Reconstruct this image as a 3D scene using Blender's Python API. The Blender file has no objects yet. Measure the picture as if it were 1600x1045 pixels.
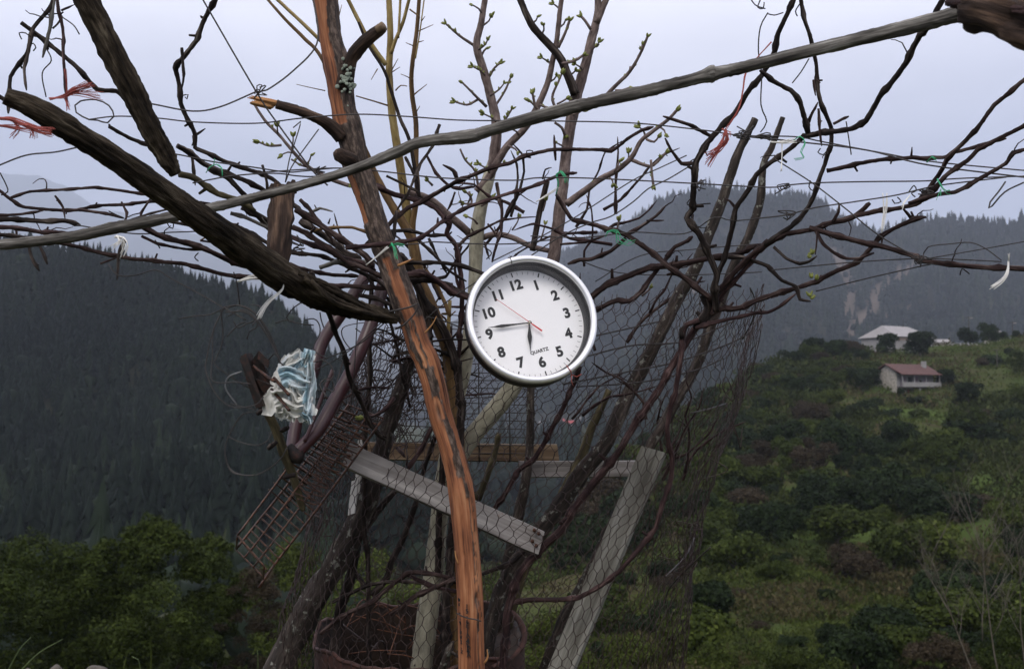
import bpy, math, random
import numpy as np
from mathutils import Vector, Matrix, noise
random.seed(7)
rng = np.random.default_rng(7)
R = math.radians
SC = bpy.context.scene
COL = SC.collection

# ------------------------------------------------------------------ camera
F = 1600 * 35 / 36.0            # focal length in photograph pixels
CAM = Vector((0, 0, 1.6))
PITCH = math.atan((620 - 522.5) / F)
cam = bpy.data.cameras.new('camera')
cam.lens = 35; cam.sensor_width = 36
cam.clip_start = 0.05; cam.clip_end = 20000
cam.dof.use_dof = True; cam.dof.focus_distance = 2.25; cam.dof.aperture_fstop = 9
cam_o = bpy.data.objects.new('camera', cam)
cam_o.location = CAM; cam_o.rotation_euler = (math.pi / 2 + PITCH, 0, 0)
COL.objects.link(cam_o); SC.camera = cam_o
RIGHT = Vector((1, 0, 0)); FWD = Vector((0, math.cos(PITCH), math.sin(PITCH))); UP = Vector((0, -math.sin(PITCH), math.cos(PITCH)))

def P(x, y, d):
    "world point seen at photograph pixel (x, y) at distance d along the optical axis"
    return CAM + (FWD + RIGHT * float((x - 800) / F) + UP * float((522.5 - y) / F)) * float(d)
def proj(p):
    q = p - CAM; d = q.dot(FWD)
    return 800 + F * q.dot(RIGHT) / d, 522.5 - F * q.dot(UP) / d, d

# ------------------------------------------------------------------ sky, sun, exposure
W = bpy.data.worlds.new('World'); SC.world = W; W.use_nodes = True
nt = W.node_tree; nt.nodes.clear()
SUN_EL, SUN_AZ = R(48), R(200)
out = nt.nodes.new('ShaderNodeOutputWorld'); bg = nt.nodes.new('ShaderNodeBackground'); bg.inputs[1].default_value = 0.1
sky = nt.nodes.new('ShaderNodeTexSky'); sky.sky_type = 'NISHITA'; sky.sun_disc = False
sky.sun_elevation = SUN_EL; sky.sun_rotation = SUN_AZ; sky.dust_density = 3; sky.air_density = 1
tc = nt.nodes.new('ShaderNodeTexCoord'); sep = nt.nodes.new('ShaderNodeSeparateXYZ')
ramp = nt.nodes.new('ShaderNodeValToRGB'); el = ramp.color_ramp.elements
# overcast cloud layer: dim near the horizon, brighter towards the zenith (values are tenths of the radiance)
el[0].position = 0.0; el[0].color = (.24, .265, .34, 1)
el[1].position = 1.0; el[1].color = (1.20, 1.15, 1.28, 1)
for pos, c in ((.14, (.27, .29, .37)), (.22, (.46, .475, .57)), (.29, (.82, .815, .91)), (.38, (1.22, 1.19, 1.26)), (.6, (1.28, 1.25, 1.31))):
    e = el.new(pos); e.color = (*c, 1)
nz = nt.nodes.new('ShaderNodeTexNoise'); nz.inputs['Scale'].default_value = 2.6; nz.inputs['Detail'].default_value = 4
mp = nt.nodes.new('ShaderNodeMapping'); mp.inputs['Scale'].default_value = (1, 1, 2.5)
mr = nt.nodes.new('ShaderNodeMapRange'); mr.inputs[3].default_value = 7.2; mr.inputs[4].default_value = 13.0
mr.inputs[1].default_value = .25; mr.inputs[2].default_value = .75
sc_ = nt.nodes.new('ShaderNodeVectorMath'); sc_.operation = 'SCALE'
mix = nt.nodes.new('ShaderNodeMix'); mix.data_type = 'RGBA'; mix.inputs[0].default_value = .94
L = nt.links.new
L(tc.outputs['Generated'], sep.inputs[0]); L(sep.outputs[2], ramp.inputs[0])
L(tc.outputs['Generated'], mp.inputs[0]); L(mp.outputs[0], nz.inputs['Vector']); L(nz.outputs[0], mr.inputs[0])
L(ramp.outputs[0], sc_.inputs[0]); L(mr.outputs[0], sc_.inputs['Scale'])
L(sky.outputs[0], mix.inputs[6]); L(sc_.outputs[0], mix.inputs[7]); L(mix.outputs[2], bg.inputs[0]); L(bg.outputs[0], out.inputs[0])
sl = bpy.data.lights.new('sun', 'SUN'); sl.energy = 1.5; sl.angle = R(25); sl.color = (1, .96, .9)
so = bpy.data.objects.new('sun', sl); COL.objects.link(so)
sd = Vector((math.sin(SUN_AZ) * math.cos(SUN_EL), math.cos(SUN_AZ) * math.cos(SUN_EL), math.sin(SUN_EL)))
so.rotation_euler = (-sd).to_track_quat('-Z', 'Y').to_euler()
SC.view_settings.view_transform = 'Standard'; SC.view_settings.look = 'None'
SC.view_settings.exposure = 0.36; SC.view_settings.gamma = 1
SC.render.engine = 'CYCLES'; SC.cycles.use_denoising = True; SC.cycles.volume_bounces = 1; SC.cycles.max_bounces = 6
SC.cycles.diffuse_bounces = 3; SC.cycles.glossy_bounces = 2; SC.cycles.transparent_max_bounces = 12
HAZE_DENSITY = 0.00017

# ------------------------------------------------------------------ helpers
class MB:
    "collects geometry; build() links it as one mesh object"
    def __init__(s): s.v = []; s.f = []; s.tc = []; s.m = []
    def add(s, vs, fs, tcs=None, m=None):
        b = len(s.v); s.v += [tuple(p) for p in vs]
        s.f += [tuple(i + b for i in q) for q in fs]
        s.tc += [tuple(p) for p in (tcs if tcs is not None else vs)]
        s.m += list(m) if m is not None else [0.0] * len(vs)
    def build(s, name, mat, parent=None, smooth=True, loc=None):
        base = parent.location if parent is not None else (Vector(loc) if loc is not None else Vector((0, 0, 0)))
        if parent is not None and parent.parent is not None: base = base + parent.parent.location
        me = bpy.data.meshes.new(name)
        va = np.array(s.v, dtype=np.float64).reshape(-1, 3) - np.array(base)[None]
        me.from_pydata(va.tolist(), [], s.f)
        a = me.attributes.new('tc', 'FLOAT_VECTOR', 'POINT'); a.data.foreach_set('vector', np.array(s.tc, dtype=np.float32).ravel())
        a = me.attributes.new('mask', 'FLOAT', 'POINT'); a.data.foreach_set('value', np.array(s.m, dtype=np.float32))
        if smooth: me.polygons.foreach_set('use_smooth', [True] * len(me.polygons))
        me.materials.append(mat); me.update()
        o = bpy.data.objects.new(name, me); COL.objects.link(o)
        if parent is not None: o.parent = parent
        elif loc is not None: o.location = loc
        return o

def tag(o, label, cat, group=None):
    o['label'] = label; o['category'] = cat
    if group: o['group'] = group
    return o
def thing(name, loc, label, cat, group=None):
    o = bpy.data.objects.new(name, None); o.empty_display_size = .1; o.location = loc; COL.objects.link(o)
    return tag(o, label, cat, group)

def catmull(pts, step):
    "pts: n-tuples whose first two entries are pixels; resampled smoothly"
    A = np.array(pts, dtype=float)
    if len(A) == 1: return A
    A = np.vstack([2 * A[0] - A[1], A, 2 * A[-1] - A[-2]])
    o = []
    for i in range(1, len(A) - 2):
        p0, p1, p2, p3 = A[i - 1], A[i], A[i + 1], A[i + 2]
        n = max(1, int(np.hypot(*(p2 - p1)[:2]) / step))
        for k in range(n):
            t = k / n
            o.append(.5 * (2 * p1 + (p2 - p0) * t + (2 * p0 - 5 * p1 + 4 * p2 - p3) * t * t + (3 * p1 - p0 - 3 * p2 + p3) * t ** 3))
    o.append(A[-2]); return np.array(o)

def tube(mb, pts, rad, sides=6, cap=True, rough=0.0, mask=None, sq=1.0, seed=0, gro=0):
    pts = [Vector(p) for p in pts]; n = len(pts)
    if n < 2: return
    T = [(pts[min(i + 1, n - 1)] - pts[max(i - 1, 0)]).normalized() for i in range(n)]
    ref = Vector((0, 0, 1)) if abs(T[0].z) < .9 else Vector((1, 0, 0))
    N = T[0].cross(ref).normalized()
    vs, fs, tcs, ms = [], [], [], []; s = 0.0
    for i in range(n):
        if i:
            s += (pts[i] - pts[i - 1]).length
            N = (N - T[i] * N.dot(T[i]));  N = N.normalized() if N.length > 1e-6 else T[i].orthogonal().normalized()
        B = T[i].cross(N); r = rad[i] if hasattr(rad, '__len__') else rad
        for k in range(sides):
            a = 2 * math.pi * k / sides; c, sn = math.cos(a), math.sin(a)
            rr = r
            if rough:
                z = s / max(r, .002)
                rr *= 1 + rough * noise.noise(Vector((c * 1.3 + seed, sn * 1.3, z * .45))) + rough * .7 * noise.noise(Vector((c * 3.2, sn * 3.2 + seed, z * 1.1)))
                if gro: rr *= 1 - gro * abs(noise.noise(Vector((c * 4.5 + seed, sn * 4.5, z * .35)))) * 1.6 + gro * .5 * noise.noise(Vector((c * 11 + seed, sn * 11, z * 1.5)))
            vs.append(pts[i] + N * (c * rr) + B * (sn * rr * sq)); tcs.append((c * r, sn * r, s + seed * .37))
            ms.append(mask(i, k) if mask else 0.0)
    for i in range(n - 1):
        for k in range(sides):
            k2 = (k + 1) % sides
            fs.append((i * sides + k, i * sides + k2, (i + 1) * sides + k2, (i + 1) * sides + k))
    if cap:
        fs.append(tuple(range(sides - 1, -1, -1))); fs.append(tuple((n - 1) * sides + k for k in range(sides)))
    mb.add(vs, fs, tcs, ms)

def S(txt):
    "parse 'x,y x,y,w ...' into tuples"
    return [tuple(float(q) for q in t.split(',')) for t in txt.split()]

_seed = [0]
def path(txt, w0, w1, d0, d1, step=9, wob=.012, lin=0.):
    pts = S(txt) if isinstance(txt, str) else txt
    n = len(pts); a = [0.]
    for i in range(1, n): a.append(a[-1] + math.hypot(pts[i][0] - pts[i - 1][0], pts[i][1] - pts[i - 1][1]))
    q = []
    for i, p in enumerate(pts):
        t = a[i] / max(a[-1], 1e-6)
        w = p[2] if len(p) > 2 else w0 + (w1 - w0) * t
        d = p[3] if len(p) > 3 else d0 + (d1 - d0) * t
        q.append((p[0], p[1], w, d))
    A = catmull(q, step)
    if lin:
        Q = np.array(q, dtype=float); B = []
        for i in range(n - 1):
            m_ = max(1, int(np.hypot(*(Q[i + 1] - Q[i])[:2]) / step))
            B += [Q[i] + (Q[i + 1] - Q[i]) * k / m_ for k in range(m_)]
        B.append(Q[-1]); A = A * (1 - lin) + np.array(B) * lin
    _seed[0] += 1; sd = _seed[0] * 7.13
    W3, rr, s = [], [], 0
    for i, (x, y, w, d) in enumerate(A):
        if i: s += math.hypot(x - A[i - 1][0], y - A[i - 1][1])
        d = d + wob * noise.noise(Vector((s * .012, sd, 0)))
        W3.append(P(x, y, d)); rr.append(max(w, .8) * .5 * d / F)
    return W3, rr

def limb(mb, txt, w0, w1, d0, d1, sides=10, rough=.10, step=7, gro=0, mask=None):
    W3, rr = path(txt, w0, w1, d0, d1, step)
    tube(mb, W3, rr, sides, True, rough, mask, seed=_seed[0], gro=gro)
    return W3, rr

def cane(mb, txt, w0, w1, d0, d1, node=.075, spur=.35, kink=1.0):
    "a vine cane: swollen nodes, slight kinks and short dead spurs"
    W3, rr = path(txt, w0 * .88, w1 * .86, d0, d1, 5, .012, .6)
    rnd = random.Random(_seed[0]); s = 0; nxt = rnd.uniform(.01, node); off = Vector((0, 0, 0)); tgt = Vector((0, 0, 0))
    pts, rad, marks = [], [], []
    for i, p in enumerate(W3):
        if i: s += (p - W3[i - 1]).length
        if s > nxt:
            marks.append(s); nxt = s + node * rnd.uniform(.6, 1.4)
            tgt = Vector((rnd.gauss(0, 1), rnd.gauss(0, 1), rnd.gauss(0, 1))) * rr[i] * .55 * kink
        off = off.lerp(tgt, .3)
        pts.append(p + off); rad.append(rr[i])
    s = 0; k = 0; arc = [0.]
    for i in range(1, len(W3)): arc.append(arc[-1] + (W3[i] - W3[i - 1]).length)
    for m in marks:
        for i in range(len(rad)):
            q = abs(arc[i] - m)
            if q < .016: rad[i] += rr[i] * .42 * (1 - q / .016)
    rad[-1] *= .45; rad[-2] *= .8
    tube(mb, pts, rad, 10, True, .18, seed=_seed[0], gro=.16)
    for m in marks:
        if rnd.random() < .22 and rr[0] < .009:         # fine side twigs and tendrils
            i = min(range(len(arc)), key=lambda j: abs(arc[j] - m)); q = pts[i]; dr = (RIGHT * rnd.uniform(-1, 1) + UP * rnd.uniform(-.7, 1) + FWD * rnd.uniform(-.4, .4)).normalized(); tw = [q]
            for k in range(7): dr = (dr + Vector((rnd.gauss(0, .3), rnd.gauss(0, .3), rnd.gauss(0, .3)))).normalized(); tw.append(tw[-1] + dr * rnd.uniform(.004, .011))
            tube(mb, tw, [.0017, .0015, .0014, .0013, .0012, .001, .0009, .0007], 5)
    for m in marks:
        if rnd.random() < spur:
            i = min(range(len(arc)), key=lambda j: abs(arc[j] - m))
            if 0 < i < len(pts) - 1:
                t = (pts[i + 1] - pts[i - 1]).normalized()
                dr = (t * rnd.uniform(-.2, .7) + RIGHT * rnd.uniform(-1, 1) + UP * rnd.uniform(-.6, 1.2) - FWD * rnd.uniform(-.3, .5)).normalized()
                dr = (dr - t * dr.dot(t) * .6).normalized()
                ln = rr[i] * rnd.uniform(2.0, 4.2)
                tube(mb, [pts[i], pts[i] + dr * ln * .55, pts[i] + dr * ln], [rr[i] * .62, rr[i] * .5, rr[i] * .42], 6)
    return pts, rad

def wire_tube(mb, txt, w, d0, d1, sides=5, step=8, wob=.01):
    W3, rr = path(txt, w, w, d0, d1, step, wob)
    tube(mb, W3, rr, sides, True)
    return W3

def box(mb, c, ax, ay, az, bev=0.0):
    "box with centre c and half-axis vectors"
    vs = [c + ax * i + ay * j + az * k for i in (-1, 1) for j in (-1, 1) for k in (-1, 1)]
    fs = [(0, 1, 3, 2), (4, 6, 7, 5), (0, 4, 5, 1), (2, 3, 7, 6), (0, 2, 6, 4), (1, 5, 7, 3)]
    lx, ly, lz = ax.length, ay.length, az.length
    tcs = [(i * lx, j * ly, k * lz) for i in (-1, 1) for j in (-1, 1) for k in (-1, 1)]
    mb.add(vs, fs, tcs)

# ------------------------------------------------------------------ materials
def new_mat(name):
    m = bpy.data.materials.new(name); m.use_nodes = True
    t = m.node_tree; b = t.nodes['Principled BSDF']; return m, t, b
def attr(t, name):
    a = t.nodes.new('ShaderNodeAttribute'); a.attribute_name = name; return a
def noise_node(t, vec, scale, detail=4, rough=.6, mscale=None):
    if mscale is not None:
        q = t.nodes.new('ShaderNodeMapping'); q.inputs['Scale'].default_value = mscale
        t.links.new(vec, q.inputs[0]); vec = q.outputs[0]
    n = t.nodes.new('ShaderNodeTexNoise'); n.inputs['Scale'].default_value = scale
    n.inputs['Detail'].default_value = detail; n.inputs['Roughness'].default_value = rough
    t.links.new(vec, n.inputs['Vector']); return n.outputs[0]
def ramp_node(t, fac, stops):
    r = t.nodes.new('ShaderNodeValToRGB'); e = r.color_ramp.elements
    while len(e) < len(stops): e.new(.5)
    for i, (p, c) in enumerate(stops): e[i].position = p; e[i].color = (*c, 1)
    t.links.new(fac, r.inputs[0]); return r.outputs[0]
def mixc(t, fac, a, b):
    m = t.nodes.new('ShaderNodeMix'); m.data_type = 'RGBA'
    for k, v in ((0, fac), (6, a), (7, b)):
        if hasattr(v, 'is_output'): t.links.new(v, m.inputs[k])
        else: m.inputs[k].default_value = v if k == 0 else (*v, 1)
    return m.outputs[2]
def math_node(t, op, a, b=None):
    m = t.nodes.new('ShaderNodeMath'); m.operation = op
    for k, v in ((0, a), (1, b)):
        if v is None: continue
        if hasattr(v, 'is_output'): t.links.new(v, m.inputs[k])
        else: m.inputs[k].default_value = v
    return m.outputs[0]
def bump(t, b, h, strength, dist=.004):
    n = t.nodes.new('ShaderNodeBump'); n.inputs['Strength'].default_value = strength; n.inputs['Distance'].default_value = dist
    t.links.new(h, n.inputs['Height']); t.links.new(n.outputs[0], b.inputs['Normal'])

def fibrous(name, stops, scale=90, stretch=.12, rough=.8, bmp=.6, patch=None, spec=.3, bdist=.003):
    "wood or bark with grain running along the piece; patch=(colour, scale, threshold) adds lichen-like patches"
    m, t, b = new_mat(name); v = attr(t, 'tc').outputs['Vector']
    n1 = noise_node(t, v, scale, 6, .65, (1, 1, stretch)); n2 = noise_node(t, v, scale * .22, 3, .5, (1, 1, .5))
    f = math_node(t, 'ADD', math_node(t, 'MULTIPLY', n1, .65), math_node(t, 'MULTIPLY', n2, .35))
    c = ramp_node(t, f, [(.5 + (p_ - .5) * .62, c_) for p_, c_ in stops])
    if patch:
        pn = noise_node(t, v, patch[1], 5, .6)
        pr = t.nodes.new('ShaderNodeMapRange'); pr.inputs[1].default_value = patch[2]; pr.inputs[2].default_value = patch[2] + .06
        t.links.new(pn, pr.inputs[0]); c = mixc(t, pr.outputs[0], c, patch[0])
    t.links.new(c, b.inputs['Base Color']); b.inputs['Roughness'].default_value = rough
    b.inputs['Specular IOR Level'].default_value = spec
    bump(t, b, f, bmp, bdist); return m
def plain(name, col, rough=.6, metal=0, var=.25, scale=40, spec=.4):
    m, t, b = new_mat(name); v = attr(t, 'tc').outputs['Vector']
    n = noise_node(t, v, scale, 4)
    c = ramp_node(t, n, [(.3, [q * (1 - var) for q in col]), (.7, [q * (1 + var) for q in col])])
    t.links.new(c, b.inputs['Base Color']); b.inputs['Roughness'].default_value = rough; b.inputs['Metallic'].default_value = metal
    b.inputs['Specular IOR Level'].default_value = spec
    return m
def leafy(name, stops, trans=.25, rough=.6):
    "foliage: per-leaf value stored in 'mask' picks the colour"
    m, t, b = new_mat(name); a = attr(t, 'mask').outputs['Fac']
    oi = t.nodes.new('ShaderNodeObjectInfo')
    f = math_node(t, 'ADD', math_node(t, 'MULTIPLY', a, .75), math_node(t, 'MULTIPLY', oi.outputs['Random'], .25))
    c = ramp_node(t, f, stops); t.links.new(c, b.inputs['Base Color']); b.inputs['Roughness'].default_value = rough
    b.inputs['Specular IOR Level'].default_value = .04
    tr = t.nodes.new('ShaderNodeBsdfTranslucent'); t.links.new(c, tr.inputs[0])
    mx = t.nodes.new('ShaderNodeMixShader'); mx.inputs[0].default_value = trans
    o = t.nodes['Material Output']; t.links.new(b.outputs[0], mx.inputs[1]); t.links.new(tr.outputs[0], mx.inputs[2]); t.links.new(mx.outputs[0], o.inputs[0])
    return m
def rusty(name, a, bcol, scale=60, thr=.5, metal=.2, rough=.7):
    m, t, b = new_mat(name); v = attr(t, 'tc').outputs['Vector']
    n = noise_node(t, v, scale, 6, .7)
    c = ramp_node(t, n, [(thr - .12, a), (thr + .12, bcol)])
    t.links.new(c, b.inputs['Base Color']); b.inputs['Roughness'].default_value = rough; b.inputs['Metallic'].default_value = metal
    bump(t, b, n, .3, .002); return m

M = {}
M['vine'] = fibrous('vine_bark', [(.3, (.006, .004, .004)), (.5, (.025, .014, .013)), (.66, (.072, .050, .045)), (.76, (.17, .135, .12))], 160, .1, .8, 1.0, spec=.15, bdist=.005)
M['vine_dark'] = fibrous('old_vine_bark', [(.3, (.006, .005, .005)), (.52, (.022, .016, .014)), (.66, (.075, .06, .052)), (.76, (.16, .14, .12))], 130, .1, .85, 1.0, spec=.15, bdist=.005)
M['vine_red'] = fibrous('reddish_cane_bark', [(.3, (.008, .004, .005)), (.52, (.029, .014, .014)), (.66, (.08, .048, .045)), (.76, (.16, .115, .105))], 160, .1, .75, .9, spec=.2, bdist=.005)
M['log'] = fibrous('dark_log_bark', [(.3, (.006, .005, .004)), (.5, (.026, .020, .014)), (.64, (.06, .048, .034)), (.76, (.13, .11, .08))], 110, .16, .95, 1.0, spec=.1, bdist=.010)
M['greywood'] = fibrous('weathered_pole', [(.30, (.014, .012, .011)), (.48, (.07, .064, .056)), (.60, (.13, .122, .11)), (.75, (.29, .28, .26))], 130, .05, .8, 1.0)
M['stake'] = fibrous('rotten_stake', [(.3, (.008, .005, .004)), (.55, (.036, .022, .016)), (.78, (.13, .082, .055))], 120, .08, .95, 1.0, bdist=.006)
M['lichenwood'] = fibrous('lichen_bark', [(.3, (.008, .006, .005)), (.55, (.030, .023, .019)), (.75, (.11, .09, .075))], 90, .15, .9, 1.0, ((.15, .15, .13), 45, .59))
M['pale'] = fibrous('pale_smooth_bark', [(.3, (.16, .15, .11)), (.55, (.30, .28, .21)), (.78, (.42, .40, .32))], 60, .5, .75, .4, ((.14, .12, .09), 30, .66))
M['twig'] = fibrous('fruit_twig_bark', [(.3, (.045, .03, .027)), (.55, (.13, .095, .085)), (.75, (.24, .19, .17))], 120, .4, .75, .5)
M['yellow'] = fibrous('yellow_shoot_bark', [(.3, (.12, .08, .025)), (.55, (.26, .19, .07)), (.75, (.36, .29, .13))], 80, .3, .6, .4)
M['ochre'] = fibrous('ochre_stem_bark', [(.3, (.05, .028, .012)), (.55, (.13, .075, .03)), (.75, (.22, .14, .06))], 80, .2, .7, .5)
M['mossy'] = fibrous('mossy_wood', [(.3, (.016, .013, .007)), (.55, (.055, .045, .022)), (.75, (.14, .115, .065))], 90, .15, .9, .8)
M['board'] = fibrous('grey_board', [(.3, (.07, .062, .056)), (.48, (.17, .155, .145)), (.60, (.23, .215, .205)), (.74, (.34, .32, .30))], 55, .04, .85, .5, ((.16, .08, .04), 22, .70))
M['boardgreen'] = fibrous('green_grey_board', [(.3, (.06, .056, .046)), (.5, (.15, .145, .125)), (.72, (.26, .255, .23))], 55, .04, .85, .5)
M['boardbrown'] = fibrous('brown_board', [(.3, (.05, .03, .018)), (.5, (.12, .08, .048)), (.72, (.23, .17, .11))], 55, .04, .85, .5)
M['slat'] = fibrous('white_slat', [(.3, (.38, .36, .34)), (.6, (.62, .6, .57))], 55, .04, .8, .4)
M['wire'] = rusty('fence_wire', (.014, .012, .012), (.045, .036, .033), 80, .52, .2, .55)
M['wire_rust'] = rusty('rusty_wire', (.035, .014, .008), (.16, .06, .025), 90, .5, .3, .6)
M['rack'] = rusty('rusty_rack', (.020, .010, .008), (.13, .05, .022), 120, .57, .55, .38)
M['net'] = rusty('netting_wire', (.026, .012, .010), (.10, .094, .09), 9, .58, .4, .55)
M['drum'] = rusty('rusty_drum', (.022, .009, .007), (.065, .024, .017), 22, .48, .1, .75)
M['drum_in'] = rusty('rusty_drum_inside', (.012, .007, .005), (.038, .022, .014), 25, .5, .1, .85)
M['bracket'] = rusty('rusty_bracket', (.012, .009, .008), (.07, .025, .016), 60, .6, .3, .7)
M['maroon'] = plain('maroon_paint', (.040, .010, .013), .42, 0, .35, 30, .6)
M['case'] = plain('black_plastic', (.008, .008, .009), .4, 0, .1)
M['bezel'] = plain('silver_bezel', (.82, .82, .83), .24, .6, .06, 35, .7)
M['dial'] = plain('dial_paper', (.93, .925, .935), .55, 0, .01)
M['ink'] = plain('black_ink', (.012, .012, .014), .5, 0, .1)
M['ring'] = plain('dark_ring', (.016, .016, .019), .35, 0, .2, 60, .6)
M['red'] = plain('red_hand', (.55, .015, .02), .4, 0, .05)
M['brass'] = plain('pin_metal', (.7, .65, .5), .3, .8, .05)
M['twine_red'] = plain('red_twine', (.26, .06, .048), .9, 0, .3, 200)
M['twine_green'] = plain('green_tie', (.03, .33, .15), .5, 0, .3, 200)
M['string'] = plain('white_string', (.70, .69, .65), .8, 0, .15, 200)
M['bud'] = plain('bud_green', (.17, .19, .045), .7, 0, .4, 150)
M['budscale'] = plain('bud_scale', (.16, .09, .04), .7, 0, .4, 150)
M['lichen'] = plain('lichen', (.19, .22, .18), .95, 0, .4, 200)
M['ropewhite'] = M['string']
m, t, b = new_mat('clock_glass')
gl = t.nodes.new('ShaderNodeBsdfGlossy'); gl.inputs['Roughness'].default_value = .05
tp = t.nodes.new('ShaderNodeBsdfTransparent'); fr = t.nodes.new('ShaderNodeFresnel'); fr.inputs[0].default_value = 1.25
mx = t.nodes.new('ShaderNodeMixShader'); t.links.new(fr.outputs[0], mx.inputs[0]); t.links.new(tp.outputs[0], mx.inputs[1]); t.links.new(gl.outputs[0], mx.inputs[2])
t.links.new(mx.outputs[0], t.nodes['Material Output'].inputs[0]); M['glass'] = m
M['leaf_dark'] = leafy('dark_evergreen_leaves', [(.0, (.005, .008, .004)), (.5, (.014, .023, .009)), (1, (.034, .052, .017))])
M['leaf_mid'] = leafy('mid_green_leaves', [(.0, (.010, .015, .004)), (.5, (.030, .042, .009)), (1, (.074, .094, .021))])
M['leaf_light'] = leafy('fresh_green_leaves', [(.0, (.022, .028, .007)), (.5, (.050, .066, .014)), (1, (.10, .125, .028))])
M['leaf_brown'] = leafy('brownish_scrub', [(.0, (.015, .011, .008)), (.5, (.036, .028, .018)), (1, (.075, .058, .036))])
M['conifer'] = leafy('conifer_needles', [(.0, (.002, .0045, .004)), (.5, (.0065, .011, .008)), (.85, (.016, .024, .014)), (1, (.042, .044, .022))], .1)
M['treebark'] = fibrous('tree_bark', [(.3, (.03, .025, .02)), (.7, (.10, .085, .07))], 8, .3, .9, .5)
M['bare'] = plain('bare_sapling_bark', (.075, .064, .05), .8, 0, .3, 20)

# ------------------------------------------------------------------ terrain
def terrain_mat(name, stops, soil, scale, flat=None):
    "ground: noise picks grass/earth colours; 'mask' shows bare soil; steep risers show earth"
    m, t, b = new_mat(name); g = t.nodes.new('ShaderNodeNewGeometry')
    n = noise_node(t, g.outputs['Position'], scale, 8, .65)
    c = ramp_node(t, n, stops)
    n2 = noise_node(t, g.outputs['Position'], scale * 9, 4, .6)
    c = mixc(t, math_node(t, 'MULTIPLY', n2, .45), c, [q * .45 for q in soil])
    if flat:
        s = t.nodes.new('ShaderNodeSeparateXYZ'); t.links.new(g.outputs['Normal'], s.inputs[0])
        r = t.nodes.new('ShaderNodeMapRange'); r.inputs[1].default_value = flat[0]; r.inputs[2].default_value = flat[1]; t.links.new(s.outputs[2], r.inputs[0])
        c = mixc(t, r.outputs[0], soil, c)
    a = attr(t, 'mask'); c = mixc(t, a.outputs['Fac'], c, soil)
    t.links.new(c, b.inputs['Base Color']); b.inputs['Roughness'].default_value = .95; b.inputs['Specular IOR Level'].default_value = .02
    bump(t, b, n2, .6, .3 / max(scale, .01) * .02)
    return m

def loft(name, rows, nu, nv, amp, fr, mat, mask=None, warp=None):
    "rows: list of equal-length lists of world points, near to far; returns object and its point grid"
    A = np.array([[tuple(p) for p in r] for r in rows], dtype=float)
    def resample(B, axis, n):
        t = np.linspace(0, B.shape[axis] - 1, n); i = np.minimum(t.astype(int), B.shape[axis] - 2); f = t - i
        B0, B1 = np.take(B, i, axis), np.take(B, i + 1, axis); sh = [1, 1, 1]; sh[axis] = -1
        f = f.reshape(sh); f = f * f * (3 - 2 * f) * .35 + f * .65
        return B0 * (1 - f) + B1 * f
    G = resample(resample(A, 0, nv), 1, nu)
    mb = MB(); 
    for j in range(nv):
        for i in range(nu):
            p = Vector(G[j, i]); h = noise.fractal(p * fr, 1.0, 2.0, 5) * amp
            e = min(1, j / 4)
            G[j, i, 2] += h * e
            if warp: G[j, i] = warp(G[j, i], j / (nv - 1), i / (nu - 1))
    vs = G.reshape(-1, 3); fs = [(j * nu + i, j * nu + i + 1, (j + 1) * nu + i + 1, (j + 1) * nu + i) for j in range(nv - 1) for i in range(nu - 1)]
    mb.add(vs, fs, None, [mask(Vector(p)) for p in vs] if mask else None)
    o = mb.build(name, mat); o['kind'] = 'structure'
    return o, G

def gsample(G, n, r, vmin=0., vmax=1., keep=None):
    nv, nu = G.shape[:2]; out_ = []
    # area weights
    e1 = G[1:, :-1] - G[:-1, :-1]; e2 = G[:-1, 1:] - G[:-1, :-1]
    a = np.linalg.norm(np.cross(e1, e2), axis=2); j0, j1 = int(vmin * (nv - 1)), int(vmax * (nv - 1)); a[:j0] = 0; a[j1:] = 0
    pr = (a / a.sum()).ravel(); idx = r.choice(len(pr), n, p=pr)
    for q in idx:
        j, i = divmod(int(q), nu - 1); u, v = r.random(2)
        p = (G[j, i] * (1 - u) + G[j, i + 1] * u) * (1 - v) + (G[j + 1, i] * (1 - u) + G[j + 1, i + 1] * u) * v
        p = Vector(p)
        if keep is None or keep(p): out_.append(p)
    return out_

# near ground: a small flat by the vine, dropping away into the valley
GM = terrain_mat('earth_and_grass', [(.3, (.03, .04, .012)), (.5, (.06, .065, .022)), (.7, (.075, .06, .03))], (.07, .05, .035), 1.3)
mb = MB(); NX, NY = 90, 80; vs = []
def plateau(x, y):
    edge = 6.3 - 1.7 / (1 + math.exp(-2.5 * (x + .2))) + .25 * noise.noise(Vector((x * .8, 0, 3)))
    z = -.12 + .05 * noise.noise(Vector((x, y, 0))) + .02 * noise.noise(Vector((x * 5, y * 5, 0)))
    if y > edge: z -= (y - edge) * .75 * min(1, (y - edge) / .8)
    return z
for j in range(NY):
    for i in range(NX):
        x = -11 + 22 * i / (NX - 1); y = -5 + 17 * j / (NY - 1); vs.append((x, y, plateau(x, y)))
mb.add(vs, [(j * NX + i, j * NX + i + 1, (j + 1) * NX + i + 1, (j + 1) * NX + i) for j in range(NY - 1) for i in range(NX - 1)])
o = mb.build('ground', GM); o['kind'] = 'structure'

def xrow(d, z, n=9, wide=.75, extra=25):
    w = wide * d + extra
    return [Vector((-w + 2 * w * i / (n - 1), d, z)) for i in range(n)]
VM = terrain_mat('valley_scrub', [(.3, (.018, .024, .010)), (.5, (.038, .048, .016)), (.7, (.05, .052, .022))], (.07, .055, .04), .05)
valley, VG = loft('valley', [xrow(11, -4.6), xrow(20, -8), xrow(40, -11.5), xrow(80, -16), xrow(150, -24), xrow(260, -36), xrow(450, -44), xrow(900, -38), xrow(2500, -38), xrow(12500, -38, extra=900)], 70, 90, .6, .06, VM)

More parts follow.
